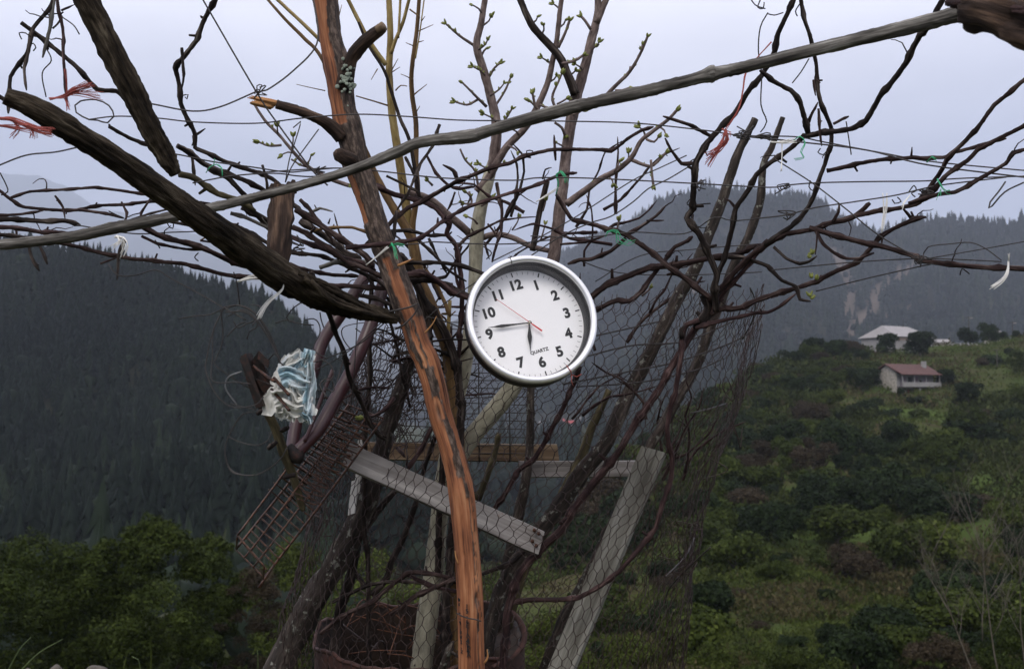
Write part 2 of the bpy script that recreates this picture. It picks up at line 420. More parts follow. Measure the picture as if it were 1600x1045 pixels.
HM = terrain_mat('mountain_floor', [(.3, (.006, .010, .007)), (.55, (.014, .018, .010)), (.75, (.03, .028, .018))], (.10, .08, .065), .02)
# wooded hill on the left
cl = [(x, y, d * .62) for x, y, d in [(-420, 300, 760), (-150, 350, 700), (0, 392, 650), (130, 412, 620), (250, 432, 590), (330, 448, 560), (400, 468, 530), (450, 500, 500), (490, 540, 470), (530, 590, 440), (570, 650, 410), (610, 720, 380), (660, 800, 350)]]
def hill_rows(crest, ybase, dbase, shape, back):
    rows = []
    for t, s in shape:
        rows.append([P(x, ybase + (y - ybase) * t, dbase + (d - dbase) * s) for x, y, d in crest])
    rows.append([P(x, y, d) + Vector((0, back, -back * .35)) for x, y, d in crest])
    return rows
SH = [(0, 0), (.18, .12), (.36, .27), (.54, .44), (.7, .60), (.86, .80), (1, 1)]
hl, HLG = loft('left_hill', hill_rows(cl, 900, 120, SH, 150), 90, 70, 6, .013, HM)
# ridge on the right with scree scars
cr = [(420, 600, 1000), (520, 575, 1000), (620, 545, 1000), (700, 510, 990), (770, 475, 980), (830, 436, 970), (886, 392, 960), (923, 378, 950), (952, 364, 940), (987, 350, 930), (1012, 333, 920), (1050, 312, 910), (1087, 303, 900), (1140, 305, 900), (1200, 308, 890), (1250, 312, 870), (1300, 338, 850), (1370, 362, 830), (1430, 352, 820), (1500, 347, 810), (1600, 348, 800), (1750, 330, 790), (1950, 300, 780)]
SCARS = [S('1428,418 1395,440 1372,455 1362,484 1345,503 1330,520'), S('1300,395 1318,420 1330,455 1325,490'), S('1370,502 1392,492 1420,484'), S('1225,520 1240,536 1262,545 1290,560'), S('1060,420 1082,440 1090,470')]
SCW = [13, 12, 4, 5, 7]
def scar(p):
    x, y, d = proj(p); best = 0
    for s, w in zip(SCARS, SCW):
        for a, c in zip(s[:-1], s[1:]):
            vx, vy = c[0] - a[0], c[1] - a[1]; t = max(0, min(1, ((x - a[0]) * vx + (y - a[1]) * vy) / (vx * vx + vy * vy)))
            q = math.hypot(x - a[0] - vx * t, y - a[1] - vy * t) + 5 * noise.noise(Vector((x * .08, y * .08, 1)))
            best = max(best, 1 - q / w)
    return max(0, min(1, best * 2))
cr = [(x, y, d * 1.75 * (1 + max(0, (1087 - x) / 430) ** 1.35)) for x, y, d in cr]
hr, HRG = loft('right_ridge', hill_rows(cr, 800, 330, SH, 300), 190, 120, 14, .006, HM, scar)
# pale mountains far beyond
FM = terrain_mat('far_mountain', [(.3, (.015, .022, .014)), (.7, (.035, .04, .025))], (.06, .05, .04), .006)
cf = [(-500, 200, 3600), (-250, 235, 3500), (0, 268, 3400), (60, 274, 3380), (105, 292, 3350), (150, 322, 3300), (215, 340, 3250), (290, 366, 3200), (380, 392, 3150), (480, 425, 3100), (620, 500, 3000), (760, 620, 2900), (860, 720, 2800)]
cf = [(x, y, d * 2.4) for x, y, d in cf]
loft('far_mountain', hill_rows(cf, 700, 2600, SH, 1200), 90, 50, 45, .0018, FM)
cf2 = [(150, 470, 11000), (300, 430, 11000), (450, 398, 11000), (600, 385, 11000), (720, 392, 11000), (850, 380, 11000), (1000, 350, 11000), (1150, 345, 11000), (1300, 400, 11000), (1500, 450, 11000)]
loft('farthest_mountain', hill_rows(cf2, 640, 5200, SH, 900), 60, 40, 30, .002, FM)

# terraced spur on the right
ck = [(560, 985, 44), (660, 955, 52), (760, 905, 66), (830, 860, 80), (900, 805, 98), (970, 745, 122), (1030, 690, 142), (1090, 640, 158), (1150, 600, 172), (1210, 572, 182), (1280, 560, 190), (1350, 552, 196), (1420, 548, 200), (1500, 540, 205), (1560, 528, 208), (1620, 512, 212), (1720, 490, 220), (1900, 450, 235)]
rows = []
for t in (0, .12, .25, .38, .5, .62, .74, .86, 1):
    rows.append([P(x, 1150 + (y - 1150) * t, 20 * (d / 20) ** t) for x, y, d in ck])
rows.append([P(x, y, d) + Vector((4, 12, -1.0)) for x, y, d in ck]); rows.append([P(x, y, d) + Vector((30, 60, -30)) for x, y, d in ck])
def terrace(p, v, u):
    h = 1.5; k = max(0, min(1, .75 + .9 * noise.noise(Vector((p[0] * .02, p[1] * .02, 9)))))
    z = p[2] + .7 * noise.noise(Vector((p[0] * .05, p[1] * .05, 4)))
    f = z / h - math.floor(z / h); g = max(0, min(1, (f - .62) / .34)); g = g * g * (3 - 2 * g)
    p[2] += k * (g - f) * h * .85
    return p
SM = terrain_mat('terrace_grass', [(.32, (.068, .054, .031)), (.43, (.052, .056, .022)), (.53, (.045, .070, .017)), (.68, (.062, .098, .022))], (.062, .045, .033), .09, (.70, .90))
spur, SG = loft('terraced_hillside', rows, 230, 260, 1.0, .06, SM, None, terrace)
SPX = np.array([[proj(Vector(p)) for p in r] for r in SG])
def on_spur(x, y):
    q = SPX[:int(SPX.shape[0] * .82)]; d = (q[..., 0] - x) ** 2 + (q[..., 1] - y) ** 2
    j, i = np.unravel_index(np.argmin(d), d.shape); return Vector(SG[j, i])

# ------------------------------------------------------------------ forest masses (uncountable): one object each
def forest(name, pts, hmin, hmax, mat, r, broad=.2):
    n = len(pts); Pn = np.array([tuple(p) for p in pts])
    tv, tf = [], []
    sd = 6
    sd = 7
    for z0, z1, rr in ((.10, .42, .22), (.30, .62, .18), (.50, .82, .13), (.68, 1.0, .08)):
        b = len(tv)
        for k in range(sd):
            a = 2 * math.pi * (k + (z0 * 3)) / sd; q = rr * (1.1 if k % 2 else .5); tv.append((q * math.cos(a), q * math.sin(a), z0 - (.07 if k % 2 else -.03)))
        tv.append((0, 0, z1)); tf += [(b + k, b + (k + 1) % sd, b + sd) for k in range(sd)]
    bv, bf = [], []                                 # round-headed trees among the conifers
    for z, q in ((.12, .22), (.4, .36), (.68, .30)):
        for k in range(sd):
            a = 2 * math.pi * (k + z) / sd; bv.append((q * math.cos(a) * (1 + .25 * math.sin(k * 5)), q * math.sin(a), z + .07 * math.sin(k * 3)))
    bv.append((0, 0, .86)); 
    for l in (0, 1):
        for k in range(sd):
            a_, b_ = l * sd + k, l * sd + (k + 1) % sd; bf += [(a_, b_, b_ + sd), (a_, b_ + sd, a_ + sd)]
    bf += [(2 * sd + k, 2 * sd + (k + 1) % sd, 3 * sd) for k in range(sd)]
    V, Fc, C = [], [], []; base = 0
    isb = r.random(n) < broad
    for sel, tv_, tf_, hs, cb in ((~isb, tv, tf, 1.0, 0.0), (isb, bv, bf, .62, .08)):
        Q = Pn[sel]; k = len(Q)
        if not k: continue
        T = np.array(tv_); h = r.uniform(hmin, hmax, k) * hs * np.clip(r.normal(1, .2, k), .55, 1.5) * np.array([1 + .35 * noise.noise(Vector(q) * .011) for q in Q]); a = r.random(k) * 6.28; w = r.uniform(.8, 1.3, k)
        jit = 1 + r.normal(0, .22, (k, len(T)))
        x = (T[None, :, 0] * np.cos(a)[:, None] - T[None, :, 1] * np.sin(a)[:, None]) * (h * w)[:, None] * jit
        y = (T[None, :, 0] * np.sin(a)[:, None] + T[None, :, 1] * np.cos(a)[:, None]) * (h * w)[:, None] * jit
        z = T[None, :, 2] * h[:, None]
        V.append((np.stack([x, y, z], 2) + Q[:, None, :]).reshape(-1, 3))
        Fc.append((np.array(tf_)[None] + (np.arange(k) * len(T))[:, None, None] + base).reshape(-1, 3)); base += k * len(T)
        # colour varies by stand as well as by tree
        st = np.array([noise.noise(Vector(q) * .02) for q in Q])
        C.append(np.repeat(np.clip(.42 + cb + .45 * st + r.normal(0, .16, k), 0, 1), len(T)))
    V = np.vstack(V); Fc = np.vstack(Fc); C = np.concatenate(C)
    me = bpy.data.meshes.new(name); me.vertices.add(len(V)); me.vertices.foreach_set('co', V.astype(np.float32).ravel())
    me.loops.add(Fc.size); me.loops.foreach_set('vertex_index', Fc.astype(np.int32).ravel())
    me.polygons.add(len(Fc)); me.polygons.foreach_set('loop_start', np.arange(0, Fc.size, 3, dtype=np.int32))
    a = me.attributes.new('mask', 'FLOAT', 'POINT'); a.data.foreach_set('value', C.astype(np.float32))
    me.update(calc_edges=True); me.validate(); me.materials.append(mat)
    o = bpy.data.objects.new(name, me); COL.objects.link(o); o['kind'] = 'stuff'
    return o
r2 = np.random.default_rng(3)
o = forest('conifer_forest', gsample(HLG, 21000, r2, 0, .93), 3.4, 7.2, M['conifer'], r2, .2)
tag(o, 'dark conifer forest covering the steep hill on the left', 'forest')
o = forest('valley_wood', gsample(VG, 80000, r2, .2, .78, lambda p: 45 < p.y < 480 and abs(p.x) < p.y * .55 + 20 and proj(p)[0] < 900 and not (proj(p)[0] > 540 and p.y < 160)), 4, 8, M['conifer'], r2, .7)
tag(o, 'mixed wood filling the valley floor below the netting', 'forest')
def keep_r(p):
    if p.y > 2500: return False
    x_, y_, d_ = proj(p)
    if 832 < x_ < 922 and 648 < y_ < 690: return False
    if scar(p) > .25 and random.random() < .9: return False
    return noise.noise(p * .012) > -.42 or random.random() < .3
o = forest('conifer_forest', gsample(HRG, 70000, r2, 0, .93, keep_r), 11, 19, M['conifer'], r2, .2)
tag(o, 'hazy conifer forest on the long ridge behind the white building', 'forest')

# ------------------------------------------------------------------ shrubs and trees with leaf-sized faces
def crown_mesh(name, lobes, nleaf, size, mat, r, loose=.25, up=.25):
    "lobes: (x,y,z,rx,rz); leaves scattered through each lobe's outer shell"
    V = np.zeros((nleaf * 4, 3)); C = np.zeros(nleaf * 4)
    wts = np.array([l[3] ** 2 for l in lobes]); wts /= wts.sum(); li = r.choice(len(lobes), nleaf, p=wts)
    Lb = np.array(lobes)[li]
    dirs = r.normal(size=(nleaf, 3)); dirs /= np.linalg.norm(dirs, axis=1)[:, None]; dirs[:, 2] = np.where(dirs[:, 2] < -.35, -dirs[:, 2], dirs[:, 2])
    # clumping: push radii in and out with coarse noise so the outline is uneven
    rad = np.array([.80 + .34 * noise.noise(Vector(d) * 2.6 + Vector((l[0] * 3, l[1] * 3, l[2]))) for d, l in zip(dirs, Lb)])
    rad *= 1 - loose * r.random(nleaf) ** 2
    c = Lb[:, :3] + dirs * rad[:, None] * np.stack([Lb[:, 3], Lb[:, 3], Lb[:, 4]], 1)
    nrm = dirs + r.normal(0, .6, (nleaf, 3)); nrm[:, 2] += up; nrm /= np.linalg.norm(nrm, axis=1)[:, None]
    t = np.cross(nrm, r.normal(size=(nleaf, 3))); t /= np.linalg.norm(t, axis=1)[:, None]; bt = np.cross(nrm, t)
    s = size * r.uniform(.55, 1.3, nleaf)[:, None]
    V[0::4] = c - t * s * .5; V[1::4] = c + bt * s * .32; V[2::4] = c + t * s * .5; V[3::4] = c - bt * s * .32
    val = np.clip(.45 + .35 * np.array([noise.noise(Vector(q) * (1.2 / max(size * 4, .2))) for q in c]) + r.normal(0, .17, nleaf), 0, 1)
    C = np.repeat(val, 4)
    me = bpy.data.meshes.new(name); me.vertices.add(nleaf * 4); me.vertices.foreach_set('co', V.astype(np.float32).ravel())
    me.loops.add(nleaf * 4); me.loops.foreach_set('vertex_index', np.arange(nleaf * 4, dtype=np.int32))
    me.polygons.add(nleaf); me.polygons.foreach_set('loop_start', np.arange(0, nleaf * 4, 4, dtype=np.int32))
    a = me.attributes.new('mask', 'FLOAT', 'POINT'); a.data.foreach_set('value', C.astype(np.float32))
    me.update(calc_edges=True); me.materials.append(mat); return me
def rand_lobes(r, n, spread, rr, zc, flat=.8):
    L_ = [(0, 0, zc, rr * 1.05, rr * flat)]
    for k in range(n - 1):
        a = r.random() * 6.28; q = spread * r.uniform(.4, 1); s = rr * r.uniform(.45, .8)
        L_.append((q * math.cos(a), q * math.sin(a), zc + r.uniform(-.55, .5) * rr, s, s * flat * r.uniform(.8, 1.15)))
    return L_
def trunk_mesh(name, h, rad, mat, r, limbs=4, spread=.4):
    mb = MB(); pts = [Vector((0, 0, -.6)), Vector((r.normal(0, .03) * h, 0, h * .4)), Vector((r.normal(0, .06) * h, r.normal(0, .06) * h, h))]
    tube(mb, pts, [rad * 1.25, rad, rad * .4], 7)
    for k in range(limbs):
        a = r.random() * 6.28; z = h * r.uniform(.25, .7); e = Vector((math.cos(a) * spread, math.sin(a) * spread, z + h * .35))
        tube(mb, [pts[1].lerp(pts[2], (z / h - .4) / .6 if z > .4 * h else 0) if z > .4 * h else Vector((0, 0, z)), e * .55 + Vector((0, 0, z * .4)), e], [rad * .5, rad * .35, rad * .12], 5)
    o = mb.build(name, mat); me = o.data; bpy.data.objects.remove(o); return me
r3 = np.random.default_rng(11)
KIND = {}
for kind, mt, n in (('dark', 'leaf_dark', 4), ('mid', 'leaf_mid', 4), ('light', 'leaf_light', 2), ('brown', 'leaf_brown', 3)):
    KIND[kind] = [(crown_mesh(f'{kind}_crown', rand_lobes(r3, 12, .62, .62, .62), 4200, .10 if kind != 'brown' else .08, M[mt], r3, .45 if kind == 'brown' else .25),
                   trunk_mesh(f'{kind}_trunk', .7, .035, M['treebark'], r3)) for _ in range(n)]
def shrub(name, p, size, kind, label, cat, group, tall=1.0):
    c, tm = random.choice(KIND[kind])
    e = thing(name, p - Vector((0, 0, .1 * size)), label, cat, group); e.scale = (size, size, size * tall); e.rotation_euler.z = random.random() * 6.28
    for nm, me in (('crown', c), ('trunk', tm)):
        o = bpy.data.objects.new(nm, me); COL.objects.link(o); o.parent = e
    return e

# named shrubs and trees of the spur: pixel of the foot, width in pixels, kind, tallness, label
NAMED = [
 (1389, 556, 36, 'dark', 1.5, 'dark round tree hiding the left wall of the white building'),
 (1440, 558, 50, 'dark', 1.24, 'broad dark tree in front of the right end of the white building'),
 (1310, 556, 36, 'dark', 1.1, 'dark green tree on the skyline left of the white building'),
 (1290, 556, 16, 'mid', 1.9, 'small pointed tree on the skyline left of the white building'),
 (1252, 572, 26, 'dark', 1.3, 'dark tree at the left end of the hillside skyline'),
 (1510, 540, 34, 'dark', 1.2, 'round tree beside the tall lamp post on the skyline'),
 (1545, 532, 32, 'dark', 1.5, 'tallest skyline tree, right of the lamp post'),
 (1568, 532, 20, 'dark', .9, 'low dark bush right of the tallest skyline tree'),
 (1590, 528, 14, 'dark', 1.4, 'small dark tree at the far right of the skyline'),
 (1480, 602, 34, 'dark', 1.24, 'dark bush against the right end of the red-roofed house'),
 (1410, 624, 18, 'dark', 1.5, 'narrow dark tree standing before the red-roofed house veranda'),
 (1340, 606, 44, 'dark', 1.1, 'large dark tree left of the red-roofed house'),
 (1378, 604, 30, 'brown', 1.2, 'brownish leafless shrub against the stone gable of the house'),
 (1385, 655, 44, 'dark', .6, 'dark spreading bush below the narrow tree'),
 (1440, 652, 40, 'mid', .55, 'green bush just below the house veranda'),
 (1450, 634, 30, 'mid', .6, 'low green bush under the veranda corner'),
 (1425, 630, 34, 'dark', .5, 'low dark bush in front of the house pillars'),
 (1466, 730, 66, 'dark', 1.0, 'big dark round bush in the middle of the hillside'),
 (1535, 690, 88, 'dark', .6, 'broad low dark bush on the right of the hillside'),
 (1585, 640, 30, 'dark', 1.1, 'dark bush at the right edge on the green terrace'),
 (1480, 816, 110, 'dark', .75, 'very wide dark bush in the lower right thicket'),
 (1283, 768, 34, 'light', 1.1, 'bright yellow green bush in the thicket'),
 (1392, 1030, 90, 'dark', 1.25, 'largest darkest bush at the bottom of the hillside'),
 (1298, 1010, 50, 'dark', 1.1, 'dark bush left of the largest dark bush'),
 (1338, 1035, 26, 'dark', 1.5, 'small dark bush at the foot of the largest bush'),
 (1292, 950, 30, 'dark', 1.5, 'upright dark bush above the terraces'),
 (1232, 1015, 50, 'dark', .7, 'low dark bush at the bottom of the terraces'),
 (1140, 935, 60, 'brown', .5, 'brown scrub bush on the green terrace strip'),
 (1205, 950, 36, 'brown', .6, 'rounded brown scrub bush in the middle of the terraces'),
 (1188, 985, 44, 'brown', .6, 'pale brown scrub bush near the lowest terrace'),
]
for x, y, w, kind, tall, lab in NAMED:
    p = on_spur(x, y); d = (p - CAM).dot(FWD)
    shrub('tree' if tall > 1.25 else 'bush', p, w * d / F / 1.55, kind, lab, 'tree' if tall > 1.25 else 'bush', 'bushes and trees on the terraced hillside', tall)
# the rest of the thicket
def thick(x, y):
    if 1360 < x < 1500 and 540 < y < 690: return 0
    if x < 1080 and y < 900: return .6
    if y > 885 and 1050 < x < 1340: return .16
    if x > 1480 and y < 625: return .03
    if x > 1500 and 625 < y < 820: return .12
    if 1300 < x < 1370 and 610 < y < 650: return 0
    if x > 1450 and 640 < y < 700: return .25
    if y > 880 and x > 1340: return .8
    return .95
cnt = 0; tries = 0; placed = []
while cnt < 260 and tries < 9000:
    tries += 1
    p = gsample(SG, 1, r3, .05, .8)[0]; x, y, d = proj(p)
    if not (880 < x < 1660 and 545 < y < 1060): continue
    if random.random() > thick(x, y) * min(1, .35 + d / 160): continue
    s = random.uniform(1.3, 3.3) * (1.0 if d > 60 else .7)
    if any((p - q).length < (s + t_) * .58 for q, t_ in placed): continue
    placed.append((p, s)); cnt += 1
    kind = random.choices(['dark', 'mid', 'brown', 'light'], [5, 4, 1.6, .5])[0]
    adj = {'dark': 'dark green', 'mid': 'olive green', 'brown': 'brownish leafless', 'light': 'fresh green'}[kind]
    zone = ('on the slope above the terraces' if y > 720 else 'in the upper thicket') if x < 1250 else ('right of the terraces' if y > 820 else 'below the red-roofed house')
    shrub('bush', p, s, kind, f'{adj} bush, one of the many {zone}', 'bush', f'{adj} bushes {zone}', random.uniform(.75, 1.25))

M['leaf_scrub'] = leafy('dry_scrub', [(.0, (.024, .022, .011)), (.5, (.052, .046, .022)), (1, (.10, .085, .042))]); M['leaf_grass'] = leafy('rough_grass_blades', [(.0, (.022, .030, .008)), (.5, (.048, .064, .015)), (1, (.10, .12, .032))])
# low scrub and rough grass between them
def scatter_leaves(name, pts, per, size, hgt, mat, r, label, cat):
    n = len(pts) * per; c = np.repeat(np.array([tuple(p) for p in pts]), per, 0)
    dd = np.array([(Vector(p) - CAM).length for p in pts]); sc = np.repeat(size * np.clip(dd / 95, .12, 1.4) * (.6 + r.random(len(pts))), per)
    c[:, :2] += r.normal(0, 1, (n, 2)) * (sc * 1.3)[:, None]; c[:, :2] += r.normal(0, .25, (n, 2)); c[:, 2] += r.random(n) * hgt * sc / size
    d = r.normal(size=(n, 3)); d[:, 2] = np.abs(d[:, 2]) + .6; d /= np.linalg.norm(d, axis=1)[:, None]
    t = np.cross(d, r.normal(size=(n, 3))); t /= np.linalg.norm(t, axis=1)[:, None]
    V = np.zeros((n * 3, 3)); V[0::3] = c - t * (sc * .3)[:, None]; V[1::3] = c + t * (sc * .3)[:, None]; V[2::3] = c + d * (sc * .9)[:, None]
    me = bpy.data.meshes.new(name); me.vertices.add(n * 3); me.vertices.foreach_set('co', V.astype(np.float32).ravel())
    me.loops.add(n * 3); me.loops.foreach_set('vertex_index', np.arange(n * 3, dtype=np.int32))
    me.polygons.add(n); me.polygons.foreach_set('loop_start', np.arange(0, n * 3, 3, dtype=np.int32))
    a = me.attributes.new('mask', 'FLOAT', 'POINT'); a.data.foreach_set('value', np.repeat(np.clip(r.normal(.5, .22, n), 0, 1), 3).astype(np.float32))
    me.update(calc_edges=True); me.materials.append(mat)
    o = bpy.data.objects.new(name, me); COL.objects.link(o); o['kind'] = 'stuff'; return tag(o, label, cat)
scatter_leaves('scrub', gsample(SG, 5500, r3, .03, .82, lambda p: noise.noise(p * .07) > .05) + gsample(SG, 22000, r3, .02, .4, lambda p: noise.noise(p * .14) > .15), 9, .32, .5, M['leaf_scrub'], r3, 'rough brown scrub growing between the terraced hillside bushes', 'scrub')
scatter_leaves('rough_grass', gsample(SG, 7000, r3, .03, .82) + gsample(SG, 26000, r3, .02, .4, lambda p: noise.noise(p * .16 + Vector((5, 1, 2))) > -.6), 9, .26, .3, M['leaf_grass'], r3, 'green rough grass on the hillside terraces', 'grass')

scatter_leaves('thicket', gsample(SG, 9000, r3, .06, .82, lambda p: noise.noise(p * .055 + Vector((3, 3, 3))) > -.05 and thick(*proj(p)[:2]) > .1), 20, .36, .8, leafy('undergrowth_leaves', [(.0, (.010, .014, .005)), (.5, (.025, .033, .010)), (1, (.058, .070, .02))]), r3, 'low olive undergrowth filling gaps between the hillside bushes', 'undergrowth')
# near trees below the flat (bottom left) and bushes behind the netting
def near_tree(name, x, ytop, d, wpx, kind, label, nleaf, leaf, hpx, group, r):
    top = P(x, ytop, d); rad = wpx * d / F / 2; H = hpx * d / F
    base = Vector((top.x, top.y, top.z - H - 1.5)); e = thing(name, base, label, 'tree', group)
    lob = []
    for k in range(46):
        a = r.random() * 6.28; q = rad * r.random() ** .6 * .85; s = rad * r.uniform(.2, .4)
        zz = H + 1.5 - s * .9 - (q / rad) ** 2 * H * .22 - r.random() ** 1.3 * H * .85
        lob.append((q * math.cos(a), q * math.sin(a), zz, s, s * r.uniform(.7, 1)))
    lob.append((0, 0, H + 1.5 - rad * .4, rad * .42, rad * .42))
    me = crown_mesh('crown', lob, int(nleaf * 3.2), leaf * .55, M[kind], r, .35)
    o = bpy.data.objects.new('crown', me); COL.objects.link(o); o.parent = e
    tm = trunk_mesh('trunk', H * .62, .09, M['vine_dark'], r, 8, rad * .5); o = bpy.data.objects.new('trunk', tm); COL.objects.link(o); o.parent = e
r4 = np.random.default_rng(5)
NT = 'leafy trees below the flat'
near_tree('tree', 60, 822, 24, 330, 'leaf_mid', 'dark leafy tree at the far left bottom of the picture', 15000, .15, 330, NT, r4)
near_tree('tree', 240, 800, 23, 240, 'leaf_mid', 'taller dark leafy tree, second from the left edge', 13000, .15, 340, NT, r4)
near_tree('tree', 330, 830, 27, 150, 'leaf_mid', 'dark leafy tree just left of the rusty rack', 9000, .16, 300, NT, r4)
near_tree('tree', -70, 850, 20, 260, 'leaf_mid', 'dark leafy tree cut by the left edge', 9000, .15, 320, NT, r4)
near_tree('tree', 150, 870, 33, 320, 'leaf_mid', 'dark leafy tree behind the two tallest at the bottom left', 11000, .19, 260, NT, r4)
near_tree('tree', 455, 838, 34, 190, 'leaf_light', 'lighter green tree behind the rusty rack', 9000, .18, 300, NT, r4)
near_tree('tree', 585, 850, 40, 170, 'leaf_light', 'light green tree seen through the netting above the drum', 8000, .2, 240, NT, r4)
near_tree('bush', 395, 880, 26, 110, 'leaf_brown', 'thin brownish shrub beneath the lower end of the rusty rack', 3500, .12, 240, NT, r4)
near_tree('bush', 860, 950, 26, 150, 'leaf_light', 'light green bush seen through netting right of the drum', 6000, .14, 200, NT, r4)
near_tree('bush', 985, 985, 24, 170, 'leaf_light', 'light green bush at the bottom, right of the leaning board', 7000, .13, 180, NT, r4)
near_tree('bush', 1110, 1000, 26, 150, 'leaf_mid', 'olive bush at the bottom below the terraces', 6000, .13, 150, NT, r4)
near_tree('bush', 1245, 1005, 25, 170, 'leaf_mid', 'olive bush at the bottom edge below the largest dark bush', 6000, .13, 120, NT, r4)
near_tree('bush', 1470, 985, 24, 140, 'leaf_brown', 'brownish thicket at the foot of the bare saplings', 5000, .12, 150, NT, r4)
near_tree('bush', 1590, 960, 26, 150, 'leaf_mid', 'olive bush behind the saplings in the bottom right corner', 6000, .13, 160, NT, r4)
near_tree('bush', 720, 880, 45, 150, 'leaf_mid', 'olive bush behind the stripped trunk', 6000, .2, 200, NT, r4)

# ------------------------------------------------------------------ buildings
WALL = plain('limewash', (.22, .213, .21), .9, 0, .15, 1.2); STONE = plain('rubble_stone', (.27, .25, .22), .95, 0, .45, 3)
TILE = plain('red_tiles', (.07, .031, .027), .85, 0, .35, 3); SHEET = plain('pale_sheet_roof', (.235, .222, .22), .7, 0, .1, 1)
DARKW = plain('dark_timber', (.04, .035, .03), .8, 0, .2, 4); WIN = plain('dark_window', (.03, .03, .035), .25, 0, .2, 4); LILAC = plain('lilac_shutter', (.20, .16, .19), .8, 0, .15, 4)
def bx(name, mat, par, x0, x1, y0, y1, z0, z1):
    mb = MB(); c = Vector(((x0 + x1) / 2, (y0 + y1) / 2, (z0 + z1) / 2))
    box(mb, c, Vector(((x1 - x0) / 2, 0, 0)), Vector((0, (y1 - y0) / 2, 0)), Vector((0, 0, (z1 - z0) / 2)))
    me_o = mb.build(name, mat, None, False); me_o.parent = par; return me_o
def prism(name, mat, par, prof, x0, x1, ov=0):
    "profile in (y,z) swept along x"
    mb = MB(); n = len(prof); vs = [(x0, y, z) for y, z in prof] + [(x1, y, z) for y, z in prof]
    fs = [tuple(range(n)), tuple(range(2 * n - 1, n - 1, -1))] + [(i, i + n, (i + 1) % n + n, (i + 1) % n) for i in range(n)]
    mb.add(vs, fs); o = mb.build(name, mat, None, False); o.parent = par; return o
# house with the red tiled roof
hp = on_spur(1419, 606) + Vector((0, 0, -.8)); house = thing('house', hp, 'small house with red tiled roof, veranda and chimney on the hillside', 'house'); house.rotation_euler.z = R(28); house.scale = (1.0, .95, .88)
W_, D_ = 4.3, 2.9
bx('wall', STONE, house, -W_, W_, -D_ + 1.3, D_, -3, 3.6)
bx('upper_wall', WALL, house, -W_ + .15, W_ - .1, -D_ + 1.26, -D_ + 1.4, 1.1, 3.55)
prism('gable', STONE, house, [(-D_ + 1.3, 3.6), (D_, 3.6), (.4, 5.05)], -W_, -W_ + .4); prism('gable', STONE, house, [(-D_ + 1.3, 3.6), (D_, 3.6), (.4, 5.05)], W_ - .4, W_)
prism('roof', TILE, house, [(-D_ - .35, 3.25), (.4, 5.2), (D_ + .4, 3.45), (D_ + .4, 3.6), (.4, 5.36), (-D_ - .35, 3.4)], -W_ - .45, W_ + .5)
bx('chimney', WALL, house, 3.0, 3.6, -.9, -.3, 4.2, 5.9)
bx('veranda_floor', DARKW, house, -W_ + .1, W_ + .3, -D_, -D_ + 1.3, .95, 1.12)
bx('parapet', WALL, house, -W_ + .1, W_ + .3, -D_ - .05, -D_ + .05, 1.13, 1.95)
for x in (-W_ + .2, -1.4, 1.3, W_ + .15): bx('post', WALL, house, x - .07, x + .07, -D_ + .08, -D_ + .22, 1.13, 3.3)
for x in (-.2, W_): bx('pillar', WALL, house, x - .16, x + .16, -D_ + .1, -D_ + .42, -2, .95)
for x in (-2.8, 0.1, 2.4): bx('shutter', LILAC, house, x - .5, x + .5, -D_ + 1.18, -D_ + 1.25, 1.2, 3.0)
bx('window', WIN, house, -1.6, -.8, -D_ + 1.19, -D_ + 1.25, 1.7, 2.9)
bx('door', plain('red_door', (.16, .03, .025), .7), house, -1.9, -1.0, -D_ + 1.22, -D_ + 1.29, -1, .7)
bx('side_wing', STONE, house, W_, W_ + 1.5, 0, D_, -2, 2.2)
# large pale building behind it
wp = P(1402, 552, 226); wb = thing('white_building', wp, 'large pale building with hipped sheet roof behind dark trees', 'building'); wb.rotation_euler.z = R(30); wb.scale = (1.12, 1.12, 1.12)
W2, D2 = 5.6, 4.2
bx('wall', WALL, wb, -W2, W2, -D2, D2, -3, 3.2)
mb = MB(); o_ = .5
mb.add([(-W2 - o_, -D2 - o_, 3.05), (W2 + o_, -D2 - o_, 3.05), (W2 + o_, D2 + o_, 3.05), (-W2 - o_, D2 + o_, 3.05), (-W2 + 1.2, 0, 5.5), (W2 - 2.2, 0, 5.5)], [(0, 1, 5, 4), (1, 2, 5), (2, 3, 4, 5), (3, 0, 4), (0, 3, 2, 1)])
o = mb.build('roof', SHEET, None, False); o.parent = wb
bx('window', WIN, wb, -1.5, -.9, -D2 - .06, -D2 + .02, 1.2, 2.2); bx('window', WIN, wb, 1.2, 1.8, -D2 - .06, -D2 + .02, 1.2, 2.2)
bx('band', plain('brown_band', (.28, .22, .18), .9), wb, -W2 + .3, W2 - .3, -D2 - .05, -D2 + .02, 2.35, 2.9); bx('lean_to_roof', TILE, wb, -W2 - 3.6, -W2 - .4, -D2, -D2 + 2.2, -1.0, .1)
bx('mast', DARKW, wb, 1.9, 1.96, -.1, -.04, 5.4, 7)
